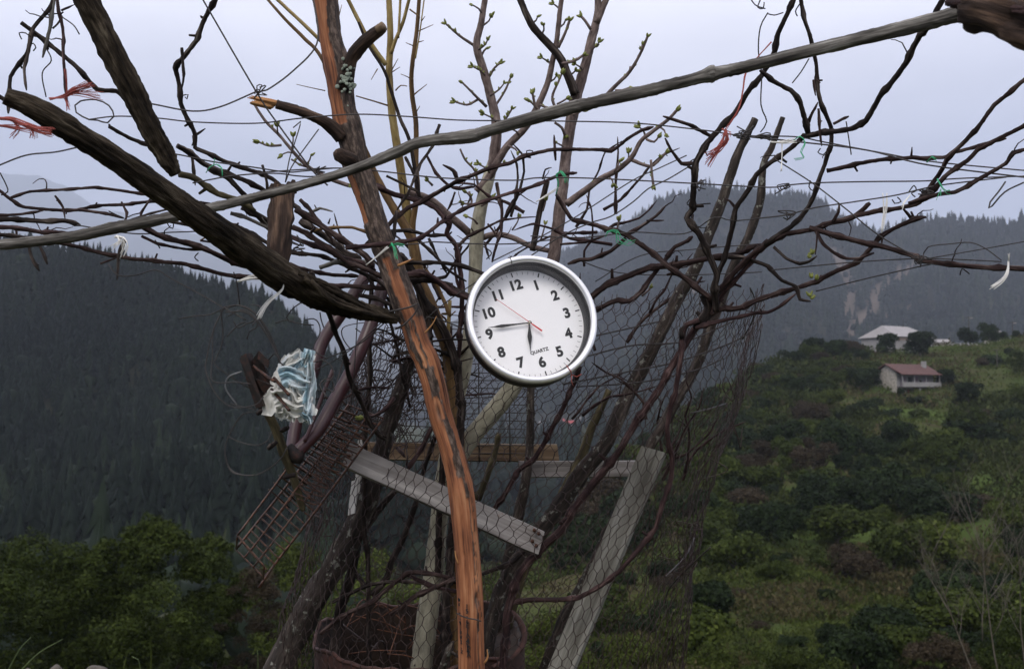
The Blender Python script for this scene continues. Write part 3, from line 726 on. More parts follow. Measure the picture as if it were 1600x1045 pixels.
# low stone sheds near the lamp post
for x, y, d, w, h, lab in ((1472, 552, 212, 1.3, 3.0, 'slim stone gatepost left of the low shed on the skyline'), (1502, 548, 212, 3.0, 1.6, 'low pale stone shed below the lamp post'), (1551, 532, 216, 1.4, 2.2, 'small stone hut behind the tallest skyline tree')):
    p = P(x, y, d); e = thing('stone_shed' if w > 1.3 else 'gatepost', p, lab, 'shed' if w > 1.3 else 'gatepost')
    bx('wall', STONE, e, -w, w, -1.2, 1.2, -1.5, h * .75); prism('roof', SHEET, e, [(-1.5, h * .75), (1.5, h * .75), (0, h)], -w - .2, w + .2)
for x, y, d, h, lab in ((1515, 548, 208, 7.2, 'tall thin lamp post on the skyline beside the round tree'), (1583, 536, 214, 4.6, 'shorter lamp post at the right of the skyline'), (1559, 600, 170, 6.0, 'wooden utility pole standing on the right terraces')):
    p = P(x, y, d); e = thing('lamp_post' if 'lamp' in lab else 'utility_pole', p, lab, 'lamp post' if 'lamp' in lab else 'pole'); mb = MB()
    tube(mb, [p + Vector((0, 0, -.5)), p + Vector((0, 0, h * .5)), p + Vector((0, 0, h))], [.10, .09, .07], 6); mb.build('post', DARKW, e)
    mb = MB(); tube(mb, [p + Vector((-.7, 0, h - .25)), p + Vector((.7, 0, h - .1))], [.06, .06], 5); mb.build('arm', DARKW, e)
    if 'lamp' in lab: mb = MB(); box(mb, p + Vector((.5, 0, h - .3)), Vector((.3, 0, 0)), Vector((0, .15, 0)), Vector((0, 0, .1))); mb.build('lamp_head', SHEET, e)
# far village in the valley
HPX = np.array([[proj(Vector(p)) for p in r] for r in HRG[:100]])
for k, (x, w, rc, lab) in enumerate(((846, 8, 'w', 'white village house at the left end of the distant row'), (863, 5, 'w', 'small grey house in the distant village row'), (876, 7, 'r', 'small red-roofed house, left of the distant village pair'), (892, 10, 'r', 'largest red-roofed house of the distant village'), (911, 6, 'w', 'white house at the right end of the distant village'))):
    j_, i_ = np.unravel_index(np.argmin((HPX[..., 0] - x) ** 2 + (HPX[..., 1] - 663) ** 2), HPX.shape[:2]); p = Vector(HRG[j_, i_]); e = thing('village_house', p, lab, 'house', 'houses of the distant village'); dv = HPX[j_, i_, 2]; s = w * dv / F / 2 * 1.15
    e.rotation_euler.z = R((-12, 8, 15, -6, 20)[k])
    bx('wall', WALL, e, -s, s, -2.5, 2.5, -1.5, 2.2)
    prism('roof', plain('far_tiles', (.34, .06, .06), .8) if rc == 'r' else SHEET, e, [(-3, 2.1), (3, 2.1), (0, 3.9)], -s - .3, s + .3)
    for q in (-.5, .5): bx('window', WIN, e, q * s - .5, q * s + .5, -2.56, -2.48, .4, 1.6)

# bare saplings, bottom right
def sapling(x, y, d, hpx, label, lean, r):
    base = P(x, y, d); e = thing('bare_sapling', base, label, 'sapling', 'bare saplings at the bottom right')
    H = hpx * d / F
    def grow(mb, p, dr, ln, rad, lev):
        pts = [p]; q = dr.copy()
        for k in range(5):
            q = (q + Vector((r.normal(0, .08), r.normal(0, .08), r.normal(.03, .06)))).normalized(); pts.append(pts[-1] + q * ln / 5)
        tube(mb, pts, [rad * (1 - .8 * i / 5) for i in range(6)], 5)
        if lev < 3:
            for k in range(9 if lev == 0 else 4):
                t = r.uniform(.2, .97); i = int(t * 5); b0 = pts[i].lerp(pts[min(i + 1, 5)], t * 5 - i)
                a = r.random() * 6.28; side = Vector((math.cos(a), math.sin(a) * .7, r.uniform(.5, 1.1))).normalized()
                grow(mb, b0, (q * .6 + side).normalized(), ln * r.uniform(.3, .5), rad * .5, lev + 1)
    mb = MB(); grow(mb, base, Vector((lean, 0, 1)).normalized(), H, .012, 0); mb.build('branches', M['bare'], e)
r5 = np.random.default_rng(9)
sapling(1530, 1075, 13, 220, 'bare pale sapling leaning left at the bottom right', -.28, r5)
sapling(1565, 1075, 12.5, 250, 'tall straight bare sapling near the bottom right corner', -.06, r5)
sapling(1605, 1075, 14, 240, 'bare sapling at the right edge of the picture', -.12, r5)
sapling(1535, 1000, 20, 150, 'thin upright bare sapling behind the others', -.03, r5)

# ------------------------------------------------------------------ haze: even air round the whole place
mb = MB(); box(mb, Vector((0, 6500, 1170)), Vector((14000, 0, 0)), Vector((0, 6900, 0)), Vector((0, 0, 1250)))
hz = mb.build('haze', bpy.data.materials.new('haze_air'), None, False); hm = hz.data.materials[0]; hm.use_nodes = True; hm.node_tree.nodes.clear()
ho = hm.node_tree.nodes.new('ShaderNodeOutputMaterial'); pv = hm.node_tree.nodes.new('ShaderNodeVolumePrincipled')
pv.inputs['Color'].default_value = (.77, .845, 1, 1); pv.inputs['Density'].default_value = HAZE_DENSITY; pv.inputs['Anisotropy'].default_value = .1
hm.node_tree.links.new(pv.outputs[0], ho.inputs['Volume']); hz['kind'] = 'stuff'; tag(hz, 'pale misty air filling the whole valley', 'haze')

# ------------------------------------------------------------------ wall clock
def text_mesh(body, size, bold, extr):
    cu = bpy.data.curves.new('glyph', 'FONT'); cu.body = body; cu.size = size; cu.align_x = 'CENTER'; cu.align_y = 'CENTER'
    cu.offset = bold; cu.extrude = extr; cu.resolution_u = 4
    ob = bpy.data.objects.new('glyph', cu); COL.objects.link(ob); bpy.context.view_layer.update()
    me = bpy.data.meshes.new_from_object(ob.evaluated_get(bpy.context.evaluated_depsgraph_get()))
    bpy.data.objects.remove(ob); return me
CD = 2.2; PX = CD / F
cc = P(832.7, 496, CD)                       # centre of the rim's front plane
tilt = R(20); tdir = (RIGHT * .54 + UP * .84).normalized()
nrm = ((-FWD) * math.cos(tilt) + tdir * math.sin(tilt)).normalized()
roll = R(15.5)
v0 = (UP - nrm * UP.dot(nrm)).normalized(); u0 = v0.cross(nrm).normalized()
CU = u0 * math.cos(roll) + v0 * math.sin(roll); CV = v0 * math.cos(roll) - u0 * math.sin(roll)
clock = thing('wall_clock', cc, 'round silver-rimmed white wall clock hanging tilted among the vines', 'clock')
def ring(name, prof, mat, parent, seg=96, smooth=True):
    "prof: (radius in photo pixels, height along the clock's axis in metres)"
    mb = MB(); vs = []; n = len(prof)
    for k in range(seg):
        a = 2 * math.pi * k / seg; e = CU * math.cos(a) + CV * math.sin(a)
        vs += [cc + e * (r * PX) + nrm * h for r, h in prof]
    fs = [(k * n + i, ((k + 1) % seg) * n + i, ((k + 1) % seg) * n + i + 1, k * n + i + 1) for k in range(seg) for i in range(n - 1)]
    mb.add(vs, fs); return mb.build(name, mat, parent, smooth)
def disc(name, r, h, mat, parent, seg=96):
    mb = MB(); vs = [cc + nrm * h]
    for k in range(seg):
        a = 2 * math.pi * k / seg; vs.append(cc + (CU * math.cos(a) + CV * math.sin(a)) * (r * PX) + nrm * h)
    mb.add(vs, [(0, 1 + k, 1 + (k + 1) % seg) for k in range(seg)]); return mb.build(name, mat, parent)
DH = -.047                                    # dial lies this far behind the rim
bez = ring('bezel', [(102, -.022), (104, -.018), (105, -.010), (104.6, -.003), (103, .0012), (100, .0026), (97.4, .0022), (95.2, .0002), (94.2, -.004)], M['bezel'], clock)
ring('inner_ring', [(94.2, -.004), (93.6, -.016), (92.0, -.017), (91.8, -.026), (90.6, -.028), (90.3, DH - .001)], M['ring'], clock)
ring('case', [(102, -.022), (103, -.024), (103, -.056), (100, -.064), (60, -.066), (.1, -.066)], M['case'], clock)
ring('outer_band', [(102.4, -.0225), (104.8, -.019), (105.5, -.0135), (105.2, -.009)], plain('grey_band', (.17, .17, .18), .35, .6, .1), clock)
dial = disc('dial', 91.5, DH, M['dial'], clock)
disc('glass', 93.2, -.010, M['glass'], clock)
def on_dial(name, me, px, py, mat, parent, h=.0006, ang=0.):
    "place a flat mesh at dial coordinates given in pixels from the pivot"
    o = bpy.data.objects.new(name, me); COL.objects.link(o); o.parent = parent
    me.materials.clear(); me.materials.append(mat)
    x = CU * math.cos(ang) + CV * math.sin(ang); y = CV * math.cos(ang) - CU * math.sin(ang)
    m = Matrix((x, y, nrm)).transposed().to_4x4(); m.translation = (CU * px + CV * py) * PX + nrm * (DH + h)
    o.matrix_basis = m; return o
for k in range(1, 13):
    a = R(90 - 30 * k)
    on_dial('numeral', text_mesh(str(k), 22.5 * PX, 1.0 * PX, 0.0001), 66.5 * math.cos(a), 66.5 * math.sin(a), M['ink'], clock)
mb = MB(); tick = {}
for k in range(60):
    big = k % 5 == 0; w, l0, l1 = (1.0, 81, 88.5) if big else (.38, 83, 88)
    if (big, ) not in tick:
        me = bpy.data.meshes.new('tick'); me.from_pydata([(l0 * PX, -w * PX, 0), (l1 * PX, -w * PX, 0), (l1 * PX, w * PX, 0), (l0 * PX, w * PX, 0)], [], [(0, 1, 2, 3)]); tick[(big, )] = me
    on_dial('tick', tick[(big, )], 0, 0, M['ink'] if big else plain('grey_tick', (.25, .25, .26)) if 'gt' not in M else M['gt'], clock, .0004, R(90 - 6 * k))
    if not big and 'gt' not in M: M['gt'] = tick[(False, )].materials[0]
on_dial('lettering', text_mesh('QUARTZ', 7.6 * PX, .2 * PX, 0.00005), 2, -47.5, M['ink'], clock)
def hand(name, prof, vec, h, mat):
    "prof: (distance, half width) in pixels along the image direction vec; a thin solid"
    d = (RIGHT * vec[0] + UP * vec[1]); d = (d - nrm * d.dot(nrm)).normalized(); s = nrm.cross(d); c0 = cc + nrm * (DH + h)
    mb = MB(); n = len(prof); top = [c0 + d * (a * PX) + s * (w * PX) for a, w in prof] + [c0 + d * (a * PX) - s * (w * PX) for a, w in reversed(prof)]
    bot = [p - nrm * .0008 for p in top]; m_ = len(top)
    mb.add(top + bot, [tuple(range(m_)), tuple(range(2 * m_ - 1, m_ - 1, -1))] + [(i, i + m_, (i + 1) % m_ + m_, (i + 1) % m_) for i in range(m_)])
    mb.build(name, mat, clock, False)
hand('hour_hand', [(-4, .9), (6, 1.1), (14, 2.4), (22, 3.6), (28, 2.9), (36, 1.1), (47, .35)], (-.02, -1), .006, M['ink'])
hand('minute_hand', [(-4, .9), (20, 1.1), (36, 2.0), (46, 2.6), (52, 1.8), (58, .7), (68, .3)], (-1, -.185), .009, M['ink'])
hand('second_hand', [(-24, 1.3), (-6, 1.1), (-2, .5), (64, .28)], (-.82, .575), .012, M['red'])
mb = MB(); tube(mb, [cc + nrm * (DH + .004), cc + nrm * (DH + .0155)], [2.2 * PX, 2.0 * PX], 12); mb.build('centre_pin', M['brass'], clock)
mb = MB(); q = [cc + (CU * math.cos(R(-74)) + CV * math.sin(R(-74))) * (r * PX) + nrm * h for r, h in ((91, .002), (97, .0045), (103, .004), (107.5, -.006), (108, -.02))]
tube(mb, q, [.0011] * 5, 5); tube(mb, [q[-2], q[-2] + RIGHT * .012 - UP * .004 - FWD * .006, q[-2] + RIGHT * .022 + UP * .002 - FWD * .004], [.0009] * 3, 4)
tube(mb, [q[-2], q[-2] - UP * .014 - FWD * .006, q[-2] - UP * .024 + RIGHT * .004], [.0009] * 3, 4); mb.build('red_thread', M['twine_red'], clock)
mb = MB(); q = [cc + (CU * math.cos(R(92)) + CV * math.sin(R(92))) * (r * PX) + nrm * h for r, h in ((92.5, -.004), (97, .0035), (103, .0025), (107, -.008), (107, -.03))]
tube(mb, q, [.0009] * 5, 5); mb.build('hanging_wire', M['wire'], clock)

# ------------------------------------------------------------------ stripped trunk in the middle
TR = S('507,-14,37 516,60,34 528,110,40 537,172,37 545,200,39 552,230,37 556,258,36 566,283,36 580,326,34 594,370,35 610,412,35 625,455,38 642,498,36 655,540,37 666,562,38 678,602,37 687,644,36 700,686,35 712,728,36 721,772,40 727,830,39 732,890,40 735,945,41 737,1050,42 739,1200,44 742,1500,52 744,1720,60')
tk = thing('stripped_trunk', P(744, 1720, 2.27), 'tall leaning trunk with bark stripped to orange wood beside the clock', 'trunk')
A = catmull([(x, y, w, 2.27 + .02 * math.sin(y * .006)) for x, y, w in TR], 3.2)
SD = 72; mb = MB(); vs, tcs, ms = [], [], []; s = 0; bb = lambda a, c, v: max(0., min(1., (v - a) / (c - a)))
def knot(y, t, y0, t0, ry, rt): return math.exp(-(((y - y0) / ry) ** 2 + ((t - t0) / rt) ** 2))
for i, (x, y, w, d) in enumerate(A):
    c = P(x, y, d); r = w * .5 * d / F
    if i: s += (c - cprev).length
    cprev = c
    nx = A[min(i + 1, len(A) - 1)]; pv_ = A[max(i - 1, 0)]; T = (P(nx[0], nx[1], nx[3]) - P(pv_[0], pv_[1], pv_[3])).normalized()
    X = (RIGHT - T * RIGHT.dot(T)).normalized(); Y = T.cross(X)
    if Y.dot(FWD) > 0: Y = -Y                   # Y points to the camera
    for k in range(SD):
        a = 2 * math.pi * k / SD; ca, sa = math.cos(a), math.sin(a); front = sa > -.15
        t = ca; tn = t + .22 * noise.noise(Vector((s * 9, t * 1.5, 2))) + .12 * noise.noise(Vector((s * 40, t * 5, 5)))
        if y < 195: bare = tn < .12
        elif y < 405: bare = tn < -.58 and 262 < y < 345
        elif y < 425: bare = -.35 < tn < .3
        elif y < 500: bare = -.42 < tn < .55
        elif y < 575: bare = tn > .18 or tn < -.62 or (-.25 < tn < .0)
        elif y < 655: bare = tn < -.38 or tn > .48 or knot(y, t, 645, -.05, 26, .42) > .35
        elif y < 775: bare = tn < .02 or tn > .62 or (y > 745 and tn < .35)
        else: bare = not (.50 < tn < .60 or (.74 < tn < .8 and y < 960))
        if not front: bare = y > 760
        # fibres, bark plates and knots as relief
        e = 1 + .05 * noise.noise(Vector((ca * 4, sa * 4, s * 4.5))) - .07 * abs(noise.noise(Vector((ca * 8, sa * 8, s * 3)))) - .035 * abs(noise.noise(Vector((ca * 19, sa * 19, s * 5))))
        if not bare: e += .08 + .13 * noise.noise(Vector((ca * 6, sa * 6, s * 22))) + .05 * noise.noise(Vector((ca * 13, sa * 13, s * 60)))
        if front:
            e += .16 * knot(y, t, 645, -.05, 22, .4) - .30 * knot(y, t, 645, -.02, 11, .2) + .10 * knot(y, t, 455, .45, 18, .3) - .25 * knot(y, t, 730, .1, 8, .15) + .12 * knot(y, t, 765, -.1, 22, .3) - .22 * knot(y, t, 932, .55, 9, .14) - .12 * math.exp(-((tn - .55) / .07) ** 2) * (y > 775) - .10 * math.exp(-((tn + .1) / .05) ** 2) * (y > 800)
        mk = 1.0 if bare else 0.0
        dk = 0
        if front: dk = max(knot(y, t, 645, -.02, 15, .2), knot(y, t, 730, .1, 9, .2), knot(y, t, 932, .55, 12, .18), knot(y, t, 470, .75, 40, .2))
        vs.append(c + (X * ca + Y * sa) * (r * e)); tcs.append((ca * r, sa * r, s)); ms.append(mk * (1 - .85 * dk))
n = len(A); fs = [(i * SD + k, i * SD + (k + 1) % SD, (i + 1) * SD + (k + 1) % SD, (i + 1) * SD + k) for i in range(n - 1) for k in range(SD)]
mb.add(vs, fs, tcs, ms)
m, t_, b_ = new_mat('stripped_wood'); v = attr(t_, 'tc').outputs['Vector']; mk = attr(t_, 'mask').outputs['Fac']
g1 = noise_node(t_, v, 150, 6, .65, (1, 1, .035)); g2 = noise_node(t_, v, 26, 3, .55, (1, 1, .25)); g3 = noise_node(t_, v, 120, 5, .7, (1, 1, .3))
wood = ramp_node(t_, math_node(t_, 'ADD', math_node(t_, 'MULTIPLY', g1, .55), math_node(t_, 'MULTIPLY', g2, .45)), [(.34, (.035, .013, .008)), (.43, (.13, .047, .022)), (.51, (.25, .095, .042)), (.60, (.36, .165, .08)), (.72, (.50, .29, .16))])
bark = ramp_node(t_, g3, [(.36, (.014, .009, .007)), (.5, (.05, .034, .026)), (.66, (.15, .11, .088))])
t_.links.new(mixc(t_, mk, bark, wood), b_.inputs['Base Color']); b_.inputs['Roughness'].default_value = .72; b_.inputs['Specular IOR Level'].default_value = .3
bump(t_, b_, math_node(t_, 'ADD', math_node(t_, 'MULTIPLY', g1, .6), g3), .7, .003); M['stripped'] = m
tk_o = mb.build('bole', m, tk)
M['branchstub'] = M['stake']
mb = MB(); limb(mb, '536,138,30 546,100,24 560,76,22 580,57,21 598,43,19', 0, 0, 2.27, 2.2, 16, .16, 4, .15); st = mb.build('branch_stub', M['stake'], tk)
mb = MB(); limb(mb, '590,48,15 600,41,15.5', 0, 0, 2.2, 2.192, 12, .05, 3); mb.build('cut_face', M['boardbrown'], st)
mb = MB(); limb(mb, '534,214,24 512,194,20 486,181,17 458,171,16 432,163,15', 0, 0, 2.27, 2.18, 14, .14, 4, .12); st = mb.build('broken_branch', M['stake'], tk)
mb = MB()
for k in range(7): limb(mb, f'{436-k*2},{160+k*1.6},5 {410-k*3},{154+k*1.2},4 {392-(k%3)*6+k*3},{150+k*1.5},1', 0, 0, 2.185, 2.165, 6, .2, 5)
mb.build('splinters', fibrous('fresh_splinter', [(.3, (.22, .09, .03)), (.6, (.42, .22, .09)), (.8, (.6, .4, .2))], 150, .05, .8, .5), st)
mb = MB(); limb(mb, '552,252,20 538,246,24 529,241,20 524,238,10', 0, 0, 2.26, 2.22, 14, .3, 3); mb.build('burl', M['stake'], tk)
mb = MB()
for k in range(44):
    x, y = random.gauss(540, 7), random.gauss(128, 13); c = P(x, y, 2.232 + abs(x - 542) * .0012); r = random.uniform(.002, .0058)
    tube(mb, [c, c - FWD * .0025, c - FWD * .003], [r, r * .9, r * .5], 7, True, .3, seed=k)
mb.build('lichen', M['lichen'], tk)['kind'] = 'stuff'
for tx in ('622,415,5 634,410,4 646,404,1', '664,520,3 676,506,2 682,494,.8', '716,880,2.5 712,868,2 711,860,.8', '757,1035,4 762,1026,3 761,1014,1'):
    mb = MB(); limb(mb, tx, 0, 0, 2.235, 2.225, 6, .15, 4); mb.build('sliver', bpy.data.materials['fresh_splinter'], tk)
mb = MB(); wire_tube(mb, '604,488 622,484 640,480 654,474 648,490 630,508 618,514', 3, 2.235, 2.235); mb.build('binding_wire', M['wire'], tk)
mb = MB(); wire_tube(mb, '713,957 722,962 730,965 742,967 752,970', 2.2, 2.215, 2.215); mb.build('lower_binding_wire', M['wire'], tk)
# writing in pen on the bare wood, letters stacked downwards
def write_on_trunk(chars, x0, y0, dx, dy, size):
    for k, ch in enumerate(chars):
        if ch == ' ': continue
        me = text_mesh(ch, size * 2.25 / F, .16 * 2.25 / F, .0006); me.materials.clear(); me.materials.append(M['ink'])
        x, y = x0 + dx * k, y0 + dy * k; cx = A[np.argmin(abs(A[:, 1] - y))]; tt = (x - cx[0]) / (cx[2] * .5)
        r = cx[2] * .5 * cx[3] / F; dep = cx[3] - r * math.sqrt(max(.05, 1 - tt * tt)) * 1.05 - .0012
        o = bpy.data.objects.new('handwriting', me); COL.objects.link(o); o.parent = tk
        nr = (-FWD * math.sqrt(max(.05, 1 - tt * tt)) + RIGHT * tt).normalized(); up = (UP - nr * UP.dot(nr)).normalized(); rt = up.cross(nr)
        mm = Matrix((rt, up, nr)).transposed().to_4x4(); mm.translation = P(x, y, dep) - tk.location; o.matrix_basis = mm @ Matrix.Rotation(R(random.uniform(-12, 12)), 4, 'Z')
write_on_trunk(['1', '5', '-', 'ε', 'Ε', 'Ι', 'Α', 'Δ', 'Κ', 'Κ', 'Α'], 729.5, 947, .25, 7.6, 9.5)
write_on_trunk(['ω', 'ε', ' ', 'ς', '-', '9', '.', '0', '0', '2', '.', '2'], 717, 936, .4, 7.4, 8)

# ------------------------------------------------------------------ logs, poles, stakes, boards
def one(name, txt, w0, w1, d0, d1, mat, label, cat, sides=16, rough=.1, gro=0, step=6, group=None):
    mb = MB(); limb(mb, txt, w0, w1, d0, d1, sides, rough, step, gro)
    o = mb.build(name, M[mat]); return tag(o, label, cat, group)
o = one('log', '8,150,28,1.62 60,172,37,1.64 140,222,39,1.68 220,276,41,1.75 300,332,43,1.84 370,382,47,1.95 440,430,50,2.06 500,464,42,2.15 550,482,32,2.2 600,493,24,2.24 622,500,14,2.25', 0, 0, 0, 0, 'log', 'thick dark log sloping down from upper left to the trunk', 'log', 48, .13, .16, 3)
mb = MB()
for k, dy in enumerate((-14, -8, 4, 10)): limb(mb, f'{455+k*10},{432+dy*.7},10 520,{462+dy*.9},9 575,{486+dy*.4},7 {612+k*3},{498},3', 0, 0, 2.06, 2.22, 9, .35, 4, .2)
mb.build('torn_strips', M['log'], o)
one('log', '118,-30,38,1.9 150,30,39,1.92 190,110,39,1.94 235,200,35,1.97 262,250,30,1.99 275,273,17,2.0', 0, 0, 0, 0, 'log', 'steep dark log hanging from the top left, broken at its lower end', 'log', 44, .13, .16, 3)
one('pole', '-30,386,17 100,372,17 180,356,20 230,347,19 330,325,16 420,303,15 500,281,15 560,262,16 620,238,19 660,222,18 735,213,22 765,204,19 880,172,21 930,160,19 1000,145,20 1090,122,20 1112,116,27 1134,112,20 1250,84,20 1380,52,23 1480,27,26 1625,-14,32', 0, 0, 2.14, 1.75, 'greywood', 'long weathered grey pole crossing the whole picture', 'pole', 28, .10, .14, 4)
mb = MB(); limb(mb, '428,432,26 434,400,38 437,360,41 440,320,39 440,296,40', 0, 0, 2.13, 2.21, 36, .16, 3, .22); o = mb.build('stake', M['stake']); tag(o, 'short rotten wooden stake with split top behind the grey pole', 'stake')
mb = MB()
for x, h in ((424, 287), (430, 283), (450, 284), (457, 281), (455, 290)): limb(mb, f'{x},302,13 {x+1},{h+6},10 {x+2},{h},5', 0, 0, 2.21, 2.21, 8, .25, 4)
mb.build('split_top', M['stake'], o)
one('log', '1515,14,60,1.25 1560,22,70,1.22 1600,36,78,1.2 1680,60,80,1.15', 0, 0, 0, 0, 'stake', 'dark shaggy log end in the top right corner', 'log', 32, .25, .25, 4)
mb = MB()
for k in range(9): limb(mb, f'{1480+k*9},{4+k*3},14 {1530+k*6},{6+k*5},12 {1600+k*4},{14+k*6},8', 0, 0, 1.28, 1.17, 6, .25, 7)
mb.build('bark_strips', M['vine_red'], [o for o in COL.objects if o.get('label', '').startswith('dark shaggy')][0])
one('dead_stem', '1180,186,11 1153,240,14 1133,300,16 1110,360,18 1084,424,19 1058,467,20 1027,530,21 1000,580,22 975,630,23 945,695,25 909,738,27 875,790,27 840,835,27 800,890,26 775,950,26 755,1050,28 740,1250,30 735,1480,32', 0, 0, 2.62, 2.66, 'lichenwood', 'thicker grey lichened stem leaning right, its cut top among the wires', 'stem', 14, .16, .1)
one('dead_stem', '1223,184,8 1206,230,10 1193,257,11 1188,312,13 1170,369,14 1147,412,15 1130,461,16 1110,510,17 1090,566,17 1058,623,18 1038,661,18 1015,698,17 990,750,15 945,840,15 913,906,15 870,990,16 800,1200,18 760,1480,20', 0, 0, 2.70, 2.72, 'lichenwood', 'thinner lichened stem leaning right beside the leaning board', 'stem', 12, .16, .1)
one('stake', '952,609,11 938,640,12 923,672,14 909,712,15 885,760,15 850,830,15 800,950,16 760,1200,18 750,1480,18', 0, 0, 2.74, 2.78, 'mossy', 'short mossy stake below and right of the clock', 'stake', 10, .15)
one('dead_stem', '829,600,12 829,661,13 826,718,14 817,773,17 800,850,18 785,930,18 770,1100,20 765,1480,22', 0, 0, 2.76, 2.78, 'lichenwood', 'upright brown stem directly below the clock', 'stem', 10, .16)
one('crooked_tree', '642,556,16 628,605,24 614,645,25 600,690,27 590,730,31 577,770,35 556,820,38 528,875,42 487,940,44 443,1030,46 420,1120,48 380,1480,52', 0, 0, 2.62, 2.55, 'lichenwood', 'dark crooked trunk with lichen rising left of the drum', 'tree', 18, .2, .15)
ot = [o for o in COL.objects if o.name == 'crooked_tree'][0]
for tx, w0, w1 in (('622,760 593,794 570,826', 11, 12), ('652,780 630,840 613,874 604,902 580,930', 9, 11), ('540,880 564,906 580,926', 10, 6), ('560,830 548,900 530,960 520,1045', 14, 18)):
    mb = MB(); limb(mb, tx, w0, w1, 2.66, 2.6, 8, .2); mb.build('branch', M['vine_dark'], ot)
def plank(name, a, b, wpx, thick, mat, label, face, edge=None, ext=0):
    "a, b: (x, y, depth) of the centre line ends; face: direction the broad side looks"
    pa, pb = P(*a), P(*b); pb = pb + (pb - pa) * ext; ax = (pb - pa) / 2; t = ax.normalized(); n_ = (face - t * face.dot(t)).normalized(); s_ = t.cross(n_)
    w = wpx * (a[2] + b[2]) / 2 / F / 2; c = (pa + pb) / 2; mb = MB(); N_ = 14; vs, tcs, fs = [], [], []
    for i in range(N_ + 1):
        q = pa.lerp(pb, i / N_); e = (random.uniform(-.02, .02), random.uniform(-.02, .02)) if 0 < i < N_ else (random.uniform(-.06, .06), random.uniform(-.06, .06))
        for sx, nx_ in ((-1, -1), (-.9, 1), (.9, 1), (1, -1)):
            vs.append(q + s_ * (w * (sx + e[0 if sx < 0 else 1])) + n_ * (thick / 2 * nx_) + (t * (.004 * sx) if i in (0, N_) else Vector((0, 0, 0)))); tcs.append((sx * w, nx_ * thick / 2, ax.length * 2 * i / N_ + len(label)))
    for i in range(N_):
        for k in range(4): fs.append((i * 4 + k, i * 4 + (k + 1) % 4, (i + 1) * 4 + (k + 1) % 4, (i + 1) * 4 + k))
    fs += [(3, 2, 1, 0), tuple(N_ * 4 + k for k in range(4))]
    mb.add(vs, fs, tcs); o = mb.build(name, M[mat], None, False); tag(o, label, 'board'); return o, pa, pb, n_
tocam = (-FWD + UP * .15).normalized()
o, pa, pb, n_ = plank('board', (541, 710, 2.44), (845, 849, 2.44), 40, .02, 'board', 'long grey board sloping down to the right behind the trunk', (-FWD + UP * .3).normalized())
for k, (x, y) in enumerate(((835, 828), (842, 833), (832, 845), (838, 852), (545, 712))):
    mb = MB(); c = P(x, y, 2.423); tube(mb, [c + FWD * .012, c - FWD * .003], [.0035, .0045], 8); mb.build('nail', M['wire_rust'], o)
plank('board', (812, 733, 2.83), (1000, 732, 2.83), 26, .022, 'board', 'short level board behind the lichened stems', tocam)
plank('board', (1021, 702, 2.56), (876, 1046, 2.5), 42, .02, 'boardgreen', 'tall leaning board with a pale left edge', (-FWD + RIGHT * -.35 + UP * .1).normalized(), ext=1.35)
plank('board', (572, 704, 2.92), (872, 708, 2.92), 28, .022, 'boardbrown', 'level brown board behind the trunk and drum', tocam)
plank('slat', (564, 686, 2.58), (558, 772, 2.56), 9, .012, 'slat', 'narrow white slat behind the left end of the sloping board', tocam)
plank('slat', (555, 750, 2.52), (549, 803, 2.5), 11, .012, 'slat', 'short white slat end below the sloping board', tocam)

# ------------------------------------------------------------------ budding tree with pale bark
budm = []
for k in range(4):
    mb = MB(); rr = random.Random(k)
    for q in range(4 + k % 2):
        a = rr.random() * 6.28; lean = Vector((math.cos(a) * .55, math.sin(a) * .55, 1)).normalized(); b0 = Vector((0, 0, -.002)); L_ = rr.uniform(.008, .015)
        tube(mb, [b0, b0 + lean * L_ * .35, b0 + lean * L_ * .75, b0 + lean * L_], [.0012, .0030, .0022, .0004], 6)
    ob = mb.build('bud', M['bud' if k % 3 else 'bud']); budm.append(ob.data); bpy.data.objects.remove(ob)
def bud(parent, p, dr, size=1.0):
    o = bpy.data.objects.new('bud', random.choice(budm)); COL.objects.link(o); o.parent = parent
    base = parent.location
    o.location = p - base; o.rotation_mode = 'QUATERNION'; o.rotation_quaternion = dr.to_track_quat('Z', 'Y'); o.scale = (size,) * 3
def branches(parent, table, mat, name='branch', fn=limb, buds=False, **kw):
    for row in table:
        tx, w0, w1, d0, d1 = row[:5]; mb = MB(); pts, rad = fn(mb, tx, w0, w1, d0, d1, **kw)
        o = mb.build(name, M[row[5]] if len(row) > 5 else M[mat], parent)
        if buds and len(pts) > 2:
            bud(parent, pts[-1], (pts[-1] - pts[-3]).normalized(), random.uniform(.95, 1.45))
            for t_ in (.25, .45, .62, .8):
                if len(pts) < 6 or random.random() > .6: continue
                i = int(len(pts) * t_); bud(parent, pts[i], (UP + RIGHT * random.uniform(-1, 1)).normalized(), random.uniform(.6, 1.0))
ft = thing('budding_tree', P(650, 1480, 2.78), 'pale-barked budding tree rising behind the clock', 'tree')
mb = MB(); limb(mb, '640,1480,40 648,1150,36 659,1035,34 670,946,33 678,890,31 687,800,27 694,740,25 704,680,23 713,630,22 726,575,22 736,500,21 742,441,20 744,383,22 750,330,20 760,290,20 771,252,17', 0, 0, 2.66, 2.6, 16, .06, 6); mb.build('trunk', M['pale'], ft)
mb = MB(); limb(mb, '766,270,16 771,250,17 776,200,16 770,165,14 757,115,13 745,72,12 752,35,10 760,-14,9', 0, 0, 2.6, 2.58, 12, .1, 6); mb.build('upper_stem', M['twig'], ft)
mb = MB(); limb(mb, '688,770,24 728,695,28 765,650,29 798,608,29 835,540,26 852,470,23 858,440,22', 0, 0, 2.66, 2.6, 16, .06, 6); mb.build('limb', M['pale'], ft)
